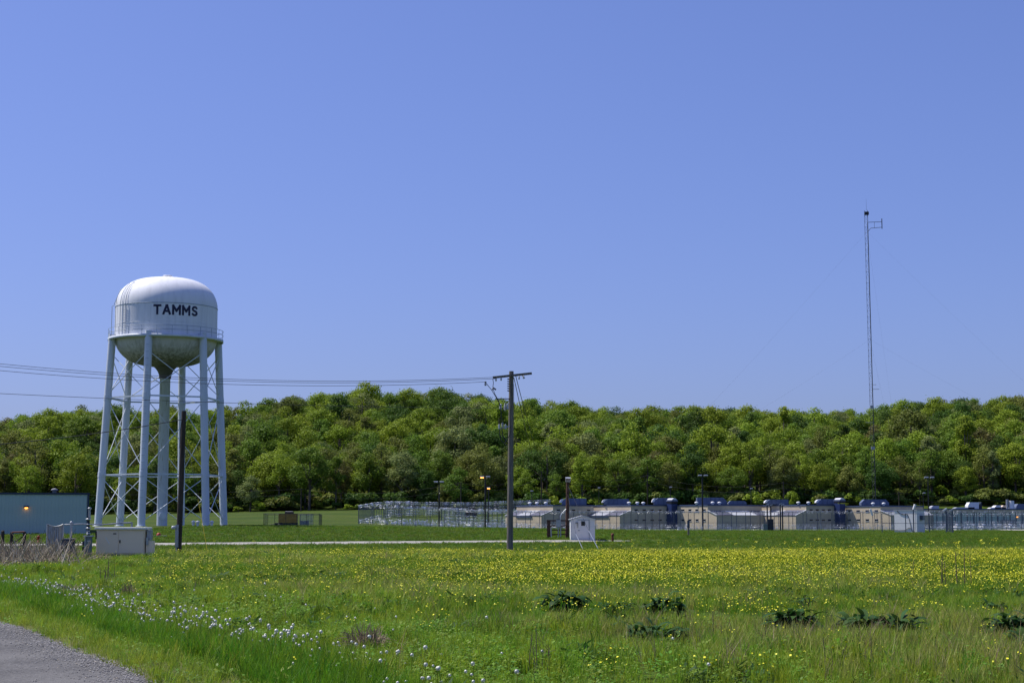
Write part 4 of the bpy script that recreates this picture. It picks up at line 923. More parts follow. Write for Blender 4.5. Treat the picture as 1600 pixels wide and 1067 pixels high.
lamp_mast(758, 746, 340, "tall twin-head floodlight mast with its left lamp glowing orange", 2, 0, r=.19)
lamp_mast(763.5, 763, 400, "shorter single floodlight mast glowing orange just right of the twin mast", 1, 0, r=.16)
lamp_mast(831, 768, 440, "thin mast with a small lamp right of the utility pole", 1)
lamp_mast(936, 763, 470, "thin far lamp mast behind the white shed's block", 1)
lamp_mast(1048, 762, 470, "thin far lamp mast with pale head above the stair tower", 1)
lamp_mast(1098, 744, 352, "black twin-head floodlight mast before the slit-windowed middle block", 2, r=.20)
lamp_mast(1174, 764, 470, "thin far lamp mast above the skylight roof", 1)
lamp_mast(1451.5, 747, 360, "black twin-head floodlight mast just right of the white hut", 2, r=.14)
lamp_mast(1443.5, 771, 470, "small far lamp mast behind the white hut's right side", 1)
FPX = [(470, 762), (720, 752), (846, 735), (1012, 741), (1225, 752), (1405.5, 768)]
FP = []
for k, (u, v) in enumerate(FPX):
    Y = 500.0 if k < 4 else 480; p = ground_at(u, Y); t = thing("far_utility_pole", p, ("first", "second", "third", "fourth", "fifth", "sixth")[k] + " from left of the far wooden poles before the wood", "utility pole", "far poles before the wood")
    tp_ = P(u, v, Y); tp_.x = p.x; B().cyl(p - Vector((0, 0, .4)), tp_, .2, .14, 7).build("pole", "wood_dark", t); B().box(p.x - 1.1, p.x + 1.1, Y - .16, Y - .06, tp_.z - .5, tp_.z - .36).build("crossarm", "wood_dark", t); FP.append(tp_)
FP = [P(-260, 758, 500)] + FP + [P(1900, 775, 480)]
for k in range(len(FP) - 1):
    seat = ("left of the first", "between first and second", "between second and third", "between third and fourth", "between fourth and fifth", "between fifth and sixth", "right of the sixth")[k]
    for j in range(2):
        wire(FP[k] - Vector((0, 0, .3 + 1.6 * j)), FP[k + 1] - Vector((0, 0, .3 + 1.6 * j)), 2.2, ("upper", "lower")[j] + " wire " + seat + " far wooden pole", .025, 24)

# ------------------------------------------------------------------ gate posts, hut, generator pens
for k, (u, v, Y) in enumerate(((1199, 789, 330), (1204.5, 790, 330), (1219.5, 788, 330), (1222.8, 789, 331))):
    p = ground_at(u, Y); t = thing("gate_post", p, ("leftmost", "second from left", "third from left", "rightmost")[k] + " of four tall dark gate posts before the pale lean-to", "post", "dark gate posts"); top = P(u, v, Y)
    B().cyl(p - Vector((0, 0, .2)), (p.x, Y, top.z), .14, n=8).build("shaft", "dark_steel", t); B().frame((p.x + .1, Y, top.z + .12), (1, 0, .5), (0, 1, 0), (-.5, 0, 1), .5, .16, .14).build("camera", "galv", t)
def gate_box():
    p = ground_at(1197, 329); t = thing("control_box", p, "dark upright control cabinet at the foot of the gate posts", "cabinet")
    B().box(p.x - .55, p.x + .3, 329, 329.5, p.z - .1, p.z + 1.3).build("body", "green_grey", t, bevel=.02); B().box(p.x + .36, p.x + 1.5, 329.1, 329.6, p.z - .1, p.z + 2.3).build("tall_section", "dark_steel", t, bevel=.02); B().box(p.x - .58, p.x + .33, 328.95, 329.55, p.z + 1.3, p.z + 1.36).build("lid", "galv", t)
gate_box()
def hut():
    Y = 270.0; kx = gx(1432.5, Y); g = gz(kx, Y); zt = zat(797.5, Y); K = Vector((kx, Y, g)); a = R(200); nl = Vector((math.cos(a), math.sin(a), 0))
    # lit end on the left, shaded long side to the right
    nl = Vector((math.cos(R(232)), math.sin(R(232)), 0)); nd = Vector((math.cos(R(322)), math.sin(R(322)), 0)); dl, dd = -nd, -nl
    lw = 29.5 / F * Y / abs(dl.x); dw = 17.5 / F * Y / abs(dd.x); h = zt - g
    t = thing("equipment_hut", K, "white windowless equipment hut with an air conditioner inside its own fence", "hut")
    B().frame(K + dl * lw / 2 + dd * dw / 2 + UP * (h / 2 - .1), dd, dl, UP, dw, lw, h + .2).build("wall", "white", t); B().frame(K + dl * lw / 2 + dd * dw / 2 + UP * (h + .05), dd, dl, UP, dw + .16, lw + .16, .1).build("roof", "roof_grey", t)
    B().frame(K + nl * .01 + dl * .3, dl, nl, UP, .1, .03, h * 2).build("corner_trim", "tan_top", t)
    c = K + dd * dw * .55 + nd * .25 + UP * h * .68; ac = B().frame(c, dd, nd, UP, .95, .5, .75).build("air_conditioner", "post_blue", t, bevel=.03)
    for q in range(5): B().frame(c + nd * .26 + UP * (-.25 + .12 * q), dd, nd, UP, .7, .02, .05).build("louvre", "steel", ac)
    def cab(fz): return [K + dl * lw * f + nl * .06 + UP * h * z for f, z in fz]
    B().tube(cab([(.86, 1.0), (.78, .9), (.62, .83), (.5, .82), (.42, .86), (.4, .8)]), .05, 5).build("cable", "black", t); B().tube(cab([(.42, .86), (.36, .7), (.3, .45), (.25, .2)]), .035, 5).build("cable", "black", t)
    B().tube(cab([(1.15, .12), (.8, .1), (.5, .12), (.35, .22), (.25, .2), (.2, .05)]), .05, 5).build("cable", "dark_steel", t)
    p = ground_at(1427.5, Y - 6); q = thing("horn_pole", p, "dark pole with a white horn antenna standing before the white hut", "pole"); top = P(1427.5, 793, Y - 6)
    B().cyl(p - UP * .2, (p.x, Y - 6, top.z), .1, n=8).build("pole", "post_blue", q); B().cyl(P(1427, 796, Y - 6.1), P(1430, 788, Y - 6.1), .16, .22, 10).build("horn", "white", q)
    q = thing("dish_antenna", P(1362, 800, 300), "slender white panel antenna on a thin post left of the white hut", "antenna"); B().frame(P(1361.5, 800, 300), (1, 0, .3), (0, 1, 0), (-.3, 0, 1), .34, .2, 1.2).build("panel", "white", q, bevel=.05); pg = ground_at(1364, 300); B().cyl(pg, P(1363.5, 804, 300), .05, n=6).build("post", "post_blue", q)
    c = [gx(u, Y + d) for u, d in ((1380, -8), (1488, -6), (1480, 10))]
    fence([(gx(1378, Y - 7), Y - 7), (gx(1489, Y - 7), Y - 7), (gx(1479, Y + 14), Y + 14)], 3.0, 4.2, "low chain-link pen around the white equipment hut", "netting_thin", [], pr=.07, rails=(1.0, .5), name="hut_fence")
    for k, (u, v, Yp) in enumerate(((1478.5, 796, 262), (1488.5, 797, 262))):
        p = ground_at(u, Yp); q = thing("gate_post", p, ("left", "right")[k] + " of two blue-grey posts right of the hut", "post", "posts by the hut"); top = P(u, v, Yp); B().cyl(p - UP * .2, (p.x, Yp, top.z), .11, n=8).build("shaft", "post_blue", q); B().frame((p.x - .15, Yp, top.z), (1, 0, .6), (0, 1, 0), (-.6, 0, 1), .55, .2, .2).build("camera", "white" if k == 0 else "galv", q)
hut()
def generator(u, Y, s, label, m, g0=None):
    p = ground_at(u, Y) + Vector((0, 0, .18)); t = thing("generator_trailer", p, label, "generator"); x, z = p.x, p.z
    def bx(a, b, y0, y1, c, d, nm, mt, par=None, bv=.03): return B().box(x + a * s, x + b * s, Y + y0 * s, Y + y1 * s, z + c * s, z + d * s).build(nm, mt, par or t, bevel=bv)
    body = bx(-1.0, 1.05, 0, 1.0, .55, 1.5, "housing", m); bx(-1.02, 1.07, -.02, 1.02, 1.505, 1.56, "lid", m)
    for k in range(3): bx(-.9 + k * .66, -.32 + k * .66, -.03, -.004, .85, 1.42, "door_panel", m, body, .01)
    bx(-1.45, 1.1, .1, .9, .28, .54, "chassis", "black"); bx(-.35, .65, .3, .7, 1.58, 1.78, "exhaust_box", "black"); bx(-.3, .5, .32, .68, 1.785, 1.83, "exhaust_cap", "white")
    for a in (-.75, .6):
        B().cyl((x + a * s, Y - .1 * s, z + .3 * s), (x + a * s, Y + .12 * s, z + .16 * s), .34 * s, n=14).build("wheel", "black", t)
    B().cyl((x - 1.45 * s, Y + .5 * s, z + .4 * s), (x - 2.1 * s, Y + .5 * s, z + .3 * s), .05 * s, n=6).build("tow_bar", "black", t)
generator(449, 235, 1.25, "mustard-yellow generator on a black trailer inside a small fenced pen", "machine_yellow")
Yp = 232.0; x0, x1 = gx(412, Yp), gx(498.5, Yp)
fence([(x0, Yp), (x1, Yp), (x1 - .3, Yp + 6), (x0 - .3, Yp + 6), (x0, Yp)], 2.05, 1.5, "small square chain-link pen around the mustard-yellow generator", "netting_thin", [], postm="dark_steel", pr=.035, name="generator_pen")
def pen_gate():
    x0, x1 = gx(468.5, Yp - .3), gx(490, Yp - .3); g = gz(x0, Yp); t = thing("pen_gate", (x0, Yp - .3, g), "blue-grey double gate at the right of the generator pen", "gate")
    for k in range(2):
        a = x0 + (x1 - x0) * k / 2; e = a + (x1 - x0) / 2 - .05
        lf = B(); lf.add([(a, Yp - .3, g + .1), (e, Yp - .3, g + .1), (e, Yp - .3, g + 2), (a, Yp - .3, g + 2)], [(0, 1, 2, 3)]); pn = lf.build("leaf_netting", "netting_dense", t, fixn=False)
        b = B(); b.tube([(a, Yp - .31, g + .1), (e, Yp - .31, g + .1), (e, Yp - .31, g + 2), (a, Yp - .31, g + 2), (a, Yp - .31, g + .1)], .03, 5); b.build("leaf_frame", "post_blue", pn)
        B().cyl((a, Yp - .31, g + 1.05), (e, Yp - .31, g + 1.05), .025, n=5).build("mid_rail", "post_blue", pn)
    B().box(x0 - .02, x0 + 1.15, Yp + .4, Yp + .9, g, g + 1.1).build("tank_box", "post_blue", t, bevel=.03)
pen_gate()
generator(736, 470, 1.5, "far brown generator half hidden behind the fence below the twin lamp mast", "wood_brown")
fence([(gx(718, 465), 465), (gx(727, 465), 465)], 2.2, 1.6, "scrap of pale fence on the meadow beside the far brown generator", "netting_dense", [], name="far_fence_panel")

# ------------------------------------------------------------------ guyed radio mast
def radio_mast():
    Y = 440.0; p = ground_at(1368, Y); base = Vector((p.x, Y, p.z)); top = P(1353.8, 329, Y); H = top.z - base.z; lean = (top.x - base.x)
    t = thing("radio_mast", base, "tall thin guyed lattice radio mast rising above the right of the hill", "radio mast")
    def c(z): f = z / H; return Vector((base.x + lean * f, Y, base.z + z))
    w_ = .56; A = [Vector((math.cos(R(a)), math.sin(R(a)), 0)) * w_ for a in (-75, 45, 165)]
    for q in A: B().tube([c(0) + q, c(H) + q], .045, 5).build("mast_leg", "dark_steel", t)
    n = int(H / 1.5)
    for k in range(n):
        z0_, z1_ = H * k / n, H * (k + 1) / n
        for j in range(3):
            a, e = (A[j], A[(j + 1) % 3]) if k % 2 == 0 else (A[(j + 1) % 3], A[j])
            if j < 2 or k % 2: pass
            b = B(); b.cyl(c(z0_) + a, c(z1_) + e, .026, n=3, caps=False); b.cyl(c(z0_) + a, c(z0_) + e, .026, n=3, caps=False)
            b.build("lattice_brace", "dark_steel", t, fixn=False)
    B().tube([c(2) + A[0] * .7, c(H * .96) + A[0] * .7], .05, 5).build("feed_line", "dark_steel", t)
    B().cyl(c(H), c(H + 3.2), .03, .015, 5).build("whip_antenna", "dark_steel", t); B().frame(c(H - .8), (1, 0, 0), (0, 1, 0), UP, 1.1, .8, .8).build("top_frame", "dark_steel", t)
    # side-mounted antenna frame
    zA, zB = zat(347.5, Y) - base.z, zat(357, Y) - base.z; xa = P(1378, 350, Y).x
    ar = B().tube([c(zA) + Vector((.4, 0, 0)), Vector((xa, Y, base.z + zA + .15))], .07, 5).build("side_arm", "dark_steel", t)
    B().tube([c(zB - .3) + Vector((.4, 0, -.4)), c(zB) + Vector((1.0, 0, .05)), Vector((xa, Y, base.z + zB + .3))], .07, 5).build("lower_arm", "dark_steel", ar)
    B().cyl(Vector((xa, Y, base.z + zB - .1)), Vector((xa, Y, base.z + zA + 1.0)), .11, n=6).build("dipole", "dark_steel", ar); xm = (xa + c(zA).x) / 2
    B().cyl(Vector((xm, Y, base.z + zB + .2)), Vector((xm, Y, base.z + zA)), .04, n=5).build("stay", "dark_steel", ar)
    for u0, u1, v in ((1363, 1369, 601), (1364, 1374, 608), (1353, 1366, 660)):
        z = zat(v, Y) - base.z; b = B(); b.cyl(P(u0, v, Y), P(u1, v, Y), .06, n=5); o = b.build("yagi_antenna", "galv", t)
        for k in range(4): xq = P(u0 + (u1 - u0) * (k + .5) / 4, v, Y).x; B().cyl((xq, Y - .4, base.z + z), (xq, Y + .4, base.z + z), .03, n=4).build("element", "galv", o)
    for v in (636, 700): B().frame(c(zat(v, Y) - base.z) + Vector((-.2, -.5, 0)), (1, 0, 0), (0, 1, 0), UP, .9, .5, .8).build("equipment_box", "galv", t)
    # guy wires to three anchors
    an = [Vector((gx(1000, 470), 470, 14)), Vector((gx(1760, 470), 470, 16)), Vector((gx(1420, 530), 535, 12))]
    for lv, vv in enumerate((362, 530, 640)):
        for j, q in enumerate(an):
            s = c(zat(vv, Y) - base.z); wire(s, q, 1.2, "%s guy wire of the radio mast running %s" % (("topmost", "middle", "lowest")[lv], ("down to the left", "down to the right", "down behind the mast")[j]), .007, 24, "guy_wire")["group"] = "radio mast guy wires"
radio_mast()
# ------------------------------------------------------------------ grass, flowers and weeds
def blades(seed, n, h, hv, w, spread, lean, m, droop=.35):
    """a tuft of tapering bent blades, three faces each"""
    g = np.random.default_rng(seed); V = []
    for k in range(n):
        a = g.uniform(0, 6.28); r = spread * math.sqrt(g.random()); x, y = r * math.cos(a), r * math.sin(a); H = h * g.uniform(1 - hv, 1 + hv); la = g.uniform(0, 6.28); ln = lean * g.uniform(.2, 1.2) * H
        dx, dy = math.cos(la) * ln, math.sin(la) * ln; fa = g.uniform(0, 3.14); wx, wy = math.cos(fa) * w / 2, math.sin(fa) * w / 2
        P0 = np.array([x, y, -.03]); P1 = np.array([x + dx * .35, y + dy * .35, H * .55]); P2 = np.array([x + dx, y + dy, H * (1 - droop * g.random() * .5)]); W = np.array([wx, wy, 0])
        V.append([P0 - W, P0 + W, P1 + W * .8, P1 - W * .8]); V.append([P1 - W * .8, P1 + W * .8, P2 + W * .12, P2 - W * .12])
    return quads("tuft", np.array(V), m)
def merge(name, parts):
    """several meshes into one, keeping their materials"""
    b = MB(); mats_ = []; mi = []
    for me in parts:
        o = len(b.v); b.v += [tuple(v.co) for v in me.vertices]; base = len(mats_); mats_ += [m for m in me.materials]
        for p in me.polygons: b.f.append(tuple(i + o for i in p.vertices)); mi.append(base + p.material_index); b.sm.append(p.use_smooth)
    me = b.mesh(name, None, fixn=False)
    for m in mats_: me.materials.append(m)
    me.polygons.foreach_set("material_index", mi); return me
def leafy(seed, n, r, h, L_, W_, m):
    """low broad-leaved weed: rhombic leaves on a loose dome"""
    g = np.random.default_rng(seed); V = []
    for k in range(n):
        a = g.uniform(0, 6.28); q = r * math.sqrt(g.random()); c = np.array([q * math.cos(a), q * math.sin(a), h * g.uniform(.15, 1) * (1 - .5 * q / r)]); a2 = a + g.normal() * .8; d = np.array([math.cos(a2), math.sin(a2), g.uniform(-.3, .6)]); s = np.cross(d, [0, 0, 1]); s /= np.linalg.norm(s); l = L_ * g.uniform(.6, 1.3)
        V.append([c, c + d * l * .5 + s * W_ * l, c + d * l, c + d * l * .5 - s * W_ * l])
    return quads("weed", np.array(V), m)
def flowers(seed, n, spread, h0, h1, d, m, stem="grass_lush", branch=1):
    g = np.random.default_rng(seed); V = []; S = []
    for k in range(n):
        a = g.uniform(0, 6.28); r = spread * math.sqrt(g.random()); x, y = r * math.cos(a), r * math.sin(a); H = g.uniform(h0, h1); tx, ty = g.normal(size=2) * .05
        S.append([[x - .004, y, 0], [x + .004, y, 0], [x + tx + .004, y + ty, H], [x + tx - .004, y + ty, H]])
        for j in range(branch):
            ox, oy, oz = (g.normal(size=3) * .045 if branch > 1 else np.zeros(3)); c = np.array([x + tx + ox, y + ty + oy, H + oz]); nm = np.array([g.normal() * .35, g.normal() * .35 - .25, 1.0]); nm /= np.linalg.norm(nm); u = np.cross(nm, [1, .3, 0]); u /= np.linalg.norm(u); v = np.cross(nm, u); q = d * g.uniform(.5, 1.35) / 2
            V.append([c + u * q, c + v * q, c - u * q, c - v * q]); V.append([c + (u + v) * q * .72 + nm * .004, c + (v - u) * q * .72 + nm * .004, c - (u + v) * q * .72 + nm * .004, c + (u - v) * q * .72 + nm * .004])
    return merge("flower", [quads("petals", np.array(V), m), quads("stems", np.array(S), stem)])
def puff_mesh(seed, h, r):
    b = MB(); c = (.02 * (seed % 3 - 1), .01, h); prof = []
    n, m_ = 8, 5; vs = []; g = np.random.default_rng(seed)
    for i in range(m_ + 1):
        for k in range(n):
            th = math.pi * i / m_; ph = 2 * math.pi * k / n; q = r * g.uniform(.86, 1.1); vs.append((c[0] + q * math.sin(th) * math.cos(ph), c[1] + q * math.sin(th) * math.sin(ph), c[2] + q * math.cos(th)))
    b.add(vs, [(i * n + k, i * n + (k + 1) % n, (i + 1) * n + (k + 1) % n, (i + 1) * n + k) for i in range(m_) for k in range(n)], True)
    s = MB(); s.cyl((0, 0, 0), (c[0], c[1], h), .005, .004, 4); return merge("puff", [b.mesh("p", "puff"), s.mesh("s", "grass_meadow")])
T = []
def reg(*ms): i = len(T); T.extend(ms); return list(range(i, len(T)))
g_lush = reg(*[blades(i, 26, .29, .4, .010, .12, .45, "grass_lush") for i in range(4)])
g_mead = reg(*[blades(10 + i, 22, .26, .4, .010, .13, .45, "grass_meadow") for i in range(4)])
g_bright = reg(*[blades(20 + i, 24, .28, .35, .011, .12, .4, "grass_bright") for i in range(3)])
g_olive = reg(*[blades(30 + i, 20, .30, .4, .008, .13, .4, "grass_olive") for i in range(3)])
g_mown = reg(*[blades(40 + i, 26, .17, .35, .016, .20, .5, "grass_mown") for i in range(4)])
g_pale = reg(*[blades(50 + i, 26, .13, .3, .008, .11, .6, "grass_pale") for i in range(2)])
g_weed = reg(*[leafy(60 + i, 60, .18, .28, .058, .34, "weed_leaf") for i in range(4)])
g_dark = reg(*[leafy(70 + i, 26, .20, .26, .16, .22, "dock_leaf") for i in range(2)], *[blades(75 + i, 22, .34, .3, .012, .12, .35, "grass_mown") for i in range(2)])
g_dry = reg(*[blades(80 + i, 14, .42, .4, .007, .12, .5, "dry_stem") for i in range(3)])
plants = palette("plants", T)
HALF = 0.36
DOCKS = [(880, 953, 62, 1.0, 60, "dark green leafy weed clump below the white shed, left of two others"),
         (955, 957, 66, .7, 40, "low spreading dark weed between two taller clumps below the shed"), (1040, 958, 60, .95, 56, "dark green weed clump third along, below the skylit prison block"),
         (1020, 1000, 110, .75, 80, "widest low dark weed patch in the near field, right of centre"), (1240, 992, 62, 1.05, 80, "bushy dark weed standing alone left of the widest pair"),
         (1343, 996, 66, 1.0, 76, "left half of the widest pair of dark weeds at lower right"), (1396, 996, 60, .95, 70, "right half of the widest pair of dark weeds at lower right"),
         (1572, 998, 66, 1.0, 66, "dark weed clump near the right edge of the field"), (1592, 1018, 44, .7, 40, "lowest dark weed at the right edge, below another clump"),
         (720, 938, 60, .7, 30, "thin dark weed patch left of the utility pole's foot"), (1250, 948, 44, .7, 30, "small dark weed among yellow flowers behind the lone bushy weed"),
         (1550, 960, 40, .7, 26, "small dark weed among the flowers near the right edge")]
def spread(n, y0, y1, e=1.3, extra=1.0):
    """plant spots in the wedge before the road, thinning with distance as y^-e"""
    k = 2 - e; u = rng.random(n); Y = (y0 ** k + u * (y1 ** k - y0 ** k)) ** (1 / k); X = rng.uniform(-1, 1, n) * (HALF * Y + 2.0 * extra); return X, Y
def pick(w):
    """choose a plant for each spot from weighted kinds"""
    kinds = list(w.keys()); M = np.stack([np.broadcast_to(w[k], NN) for k in kinds], 1).astype(float); M /= M.sum(1)[:, None]; c = (M.cumsum(1) < rng.random(NN)[:, None]).sum(1)
    lists = {"lush": g_lush, "mead": g_mead, "bright": g_bright, "olive": g_olive, "mown": g_mown, "pale": g_pale, "weed": g_weed, "dark": g_dark, "dry": g_dry}
    out = np.zeros(NN, int)
    for j, k in enumerate(kinds):
        q = c == j; out[q] = rng.choice(lists[k], q.sum())
    return out
def rots(n, t=.12): return np.column_stack([rng.normal(0, t, n), rng.normal(0, t, n), rng.uniform(0, 6.28, n)])
# meadow and verge, 15 to 98 m
NN = 62000; X, Y = spread(NN, 15.2, 97, 1.25); s = verge(X, Y); ok = s > .02
for (du, dv, dw, *_r) in DOCKS:
    dY = F * CZ / (dv - 815) * .99; dx = gx(du, dY); rr = dw / F * dY / 2; ok &= ((X - dx) / (rr * .9)) ** 2 + ((Y - dY + .7) / 1.1) ** 2 > 1
bare = ((vnoise(X, Y, 1.7, 41) > .80) & (Y < 34) & (X / Y * F > 0)); ok &= ~(bare & (rng.random(len(X)) < .8))
ok &= ~((np.abs(X - gx(105, 44)) < 1.2) & (Y > 42.8) & (Y < 45.6))
ok &= ~((np.abs(X - gx(190, 79)) < 1.6) & (Y > 77.2) & (Y < 82)); X, Y, s = X[ok], Y[ok], s[ok]; NN = len(X)
n1 = vnoise(X, Y, 2.2, 11); n2 = vnoise(X, Y, 5.5, 12); n3 = vnoise(X, Y, 1.1, 13); U = 800 + X / Y * F
onv = (1 - sstep(2.0, 2.7, s)) * (1 - sstep(38, 55, Y)); edge = (1 - sstep(.35, .75, s)); dit = sstep(2.0, 2.8, s) * (1 - sstep(5, 9, s)) * (1 - sstep(45, 70, Y)); fld = 1 - np.maximum(onv, dit)
cab = ((U < 260) & (Y > 52)) * 1.0
w_ = {"lush": onv * (1 - edge) * (.75 + .25 * (n1 > .4)) + .12 * dit + fld * (.06 + .30 * (n2 < .36)), "pale": onv * edge * 1.0 + .10 * fld * (n2 > .55) * (Y < 40), "bright": dit * .55 + fld * .22 + .05 + cab * .8, "weed": dit * (.45 + .7 * (n1 > .5)) + .10 * fld * (n1 > .6) + .12 * onv * (n3 > .6),
      "mead": fld * .6 + .2 * dit + .18 * onv * (n1 < .5), "olive": fld * (.34 * (n2 > .52) + .08 + .35 * (Y < 30) * (n1 > .4) * (U > 780)) * (1 - .5 * cab), "dark": fld * (.5 * (n1 > .64) * (n2 < .62)) + .3 * dit * (n3 > .6), "mown": fld * .25 * (Y > 60) + fld * .15, "dry": fld * (.035 + .05 * (Y < 28) * (U > 780)) + .02 * dit}
idx = pick(w_); sc_ = rng.uniform(.65, 1.25, NN) * (Y / 22) ** .30 * np.where((s < .75) & (Y < 45), .8, 1) * (.50 + .5 * n2 + .35 * (n1 - .3) + .25 * dit * (n3 - .4))
sc_ *= np.where((s > .75) & (s < 2.4) & (Y < 40), 1.05, .88)
s3 = np.column_stack([sc_ * (Y / 22) ** .25, sc_ * (Y / 22) ** .25, sc_ * (22 / Y) ** .25])
scatter("meadow_grass", np.column_stack([X, Y, hz(X, Y)]), idx, s3, rots(NN), plants, "rough yellow-green meadow grass and weeds filling the foreground", "grass")
# short pale grass along the tarmac
NN = 5200; t_ = rng.uniform(-4, 34, NN); so = rng.uniform(-.04, .75, NN); p_ = E0[None] + ED[None] * t_[:, None] + EN[None] * so[:, None]; X, Y = p_[:, 0], p_[:, 1]
idx = pick({"pale": np.ones(NN) * .8, "mead": .35 + 0 * X, "weed": .10 + 0 * X, "bright": .15 + 0 * X}); sc_ = rng.uniform(.35, .75, NN)
scatter("verge_grass", np.column_stack([X, Y, hz(X, Y)]), idx, sc_, rots(NN), plants, "short pale grass along the edge of the tarmac", "grass")
# mown lawn beyond the flowers
NN = 50000; X, Y = spread(NN, 92, 330, 1.15); ok = ~((np.abs(Y - track_y(X)) < 1.35) & (X < 9)) & ~((X < gx(138, 150) + 1) & (Y > 149)); X, Y = X[ok], Y[ok]; NN = len(X)
n2 = vnoise(X, Y, 9, 14); idx = pick({"mown": np.ones(NN), "lush": .10 + .1 * n2, "bright": .12 + .18 * (n2 > .6), "mead": .06 + 0 * n2}); sc_ = rng.uniform(.6, 1.05, NN) * np.where(np.isin(idx, g_mown), 1.0, .6)
scatter("lawn_grass", np.column_stack([X, Y, hz(X, Y)]), idx, np.column_stack([sc_ * 2.2, sc_ * 2.2, sc_]), rots(NN), plants, "short green mown grass between the flowers and the fences", "grass")
# yellow flowers
FL = [flowers(200 + i, 6, .24, .2, .34, .028, "petal") for i in range(3)] + [flowers(210 + i, 12, .36, .16, .36, .032, "petal") for i in range(3)] + [flowers(220 + i, 2, .1, .55, .85, .05, "petal", branch=7) for i in range(2)]
flo = palette("flowers", FL)
NN = 70000; X, Y = spread(NN, 17, 95, .75); U = 800 + X / Y * F; s = verge(X, Y); n1 = vnoise(X, Y, 4, 21); n2 = vnoise(X, Y * .4, 6, 22)
dens = sstep(34, 50, Y) * (.11 + .89 * sstep(430, 1020, U)) * (.35 + .65 * sstep(.3, .58, n2)) * (.5 + .5 * sstep(.3, .6, n1)) * 1.5 + .10 * (n1 > .6) * (Y < 45) * sstep(300, 900, U) + .02
dens *= np.where(s < 4.5, .05, 1) * np.where((U < 250) & (Y > 45), .12, 1) * (1 - .95 * sstep(84, 92, Y + 9 * (n1 - .5))) * np.where((Y > 47) & (Y < 56) & (n1 > .58), .3, 1)
ok = rng.random(NN) < dens; X, Y = X[ok], Y[ok]; n = len(X); k = np.where(rng.random(n) < .62, rng.integers(3, 6, n), rng.integers(0, 3, n)); k = np.where(Y < 45, rng.integers(0, 3, n), k); sc_ = rng.uniform(.75, 1.15, n)
scatter("yellow_flowers", np.column_stack([X, Y, hz(X, Y)]), k, np.column_stack([sc_ * (Y / 45) ** .2] * 2 + [sc_]), rots(n, .05), flo, "carpet of small yellow flowers across the middle of the field", "flowers")
n = 85; Y = rng.uniform(76, 93, n); U = 800 + 800 * rng.beta(1.6, 1, n) + rng.uniform(-60, 60, n); X = (U - 800) / F * Y; sc_ = rng.uniform(.6, 1.0, n)
scatter("tall_yellow_flowers", np.column_stack([X, Y, hz(X, Y)]), rng.integers(6, 8, n), sc_, rots(n, .06), flo, "taller yellow flower heads rising along the field's back edge", "flowers")
# dandelion seed heads along the road verge
PF = palette("puffs", [puff_mesh(i, .22 + .05 * i, .014 + .002 * i) for i in range(4)])
n = 1000; t_ = rng.uniform(-3, 46, n) ** 1.0; so = 2.25 + rng.normal(0, .42, n) + .4 * (vnoise(t_, 0 * t_, 3, 31) - .5); stray = rng.random(n) < .10; so = np.where(stray, rng.uniform(1.0, 7, n), so); keep = rng.random(n) < (.25 + .75 * (vnoise(t_, so, 1.6, 32) > .42)); t_, so = t_[keep], so[keep]
p_ = E0[None] + ED[None] * t_[:, None] + EN[None] * so[:, None]; n = len(p_); X, Y = p_[:, 0], p_[:, 1]; ok = Y > 14
X, Y = X[ok], Y[ok]; n = len(X); sc_ = rng.uniform(.8, 1.25, n)
scatter("dandelion_clocks", np.column_stack([X, Y, hz(X, Y)]), rng.integers(0, 4, n), sc_, rots(n, .1), PF, "band of white dandelion seed heads along the road verge", "flowers")
# loose gravel at the broken road edge
def pebble(seed):
    g = np.random.default_rng(seed); b = MB(); vs = []
    for z, r in ((-.5, .5), (.15, 1), (.6, .55)):
        for k in range(6): a = k * math.pi / 3 + g.uniform(-.3, .3); q = r * g.uniform(.8, 1.15); vs.append((q * math.cos(a), q * math.sin(a), z * g.uniform(.8, 1.2)))
    b.add(vs, [(i * 6 + k, i * 6 + (k + 1) % 6, i * 6 + 6 + (k + 1) % 6, i * 6 + 6 + k) for i in range(2) for k in range(6)] + [(12, 13, 14, 15, 16, 17)]); return b.mesh("pebble", ("stone_grey", "gravel_pale", "stone_grey", "dry_pale")[seed % 4])
n = 7000; t_ = rng.uniform(-4, 16, n); so = -np.abs(rng.normal(0, .34, n)) + .06; p_ = E0[None] + ED[None] * t_[:, None] + EN[None] * so[:, None]; X, Y = p_[:, 0], p_[:, 1]; cr = np.maximum(0, .03 * (1 - ((so + 3.3) / 3.5) ** 2))
sz = rng.uniform(.004, .013, n)
scatter("road_gravel", np.column_stack([X, Y, hz(X, Y) + cr + .034]), rng.choice(4, n, p=[.4, .25, .3, .05]), np.column_stack([sz, sz * 1.1, sz * .7]), rots(n, .2), palette("stones", [pebble(i) for i in range(4)]), "loose grey gravel along the crumbling road edge", "gravel")

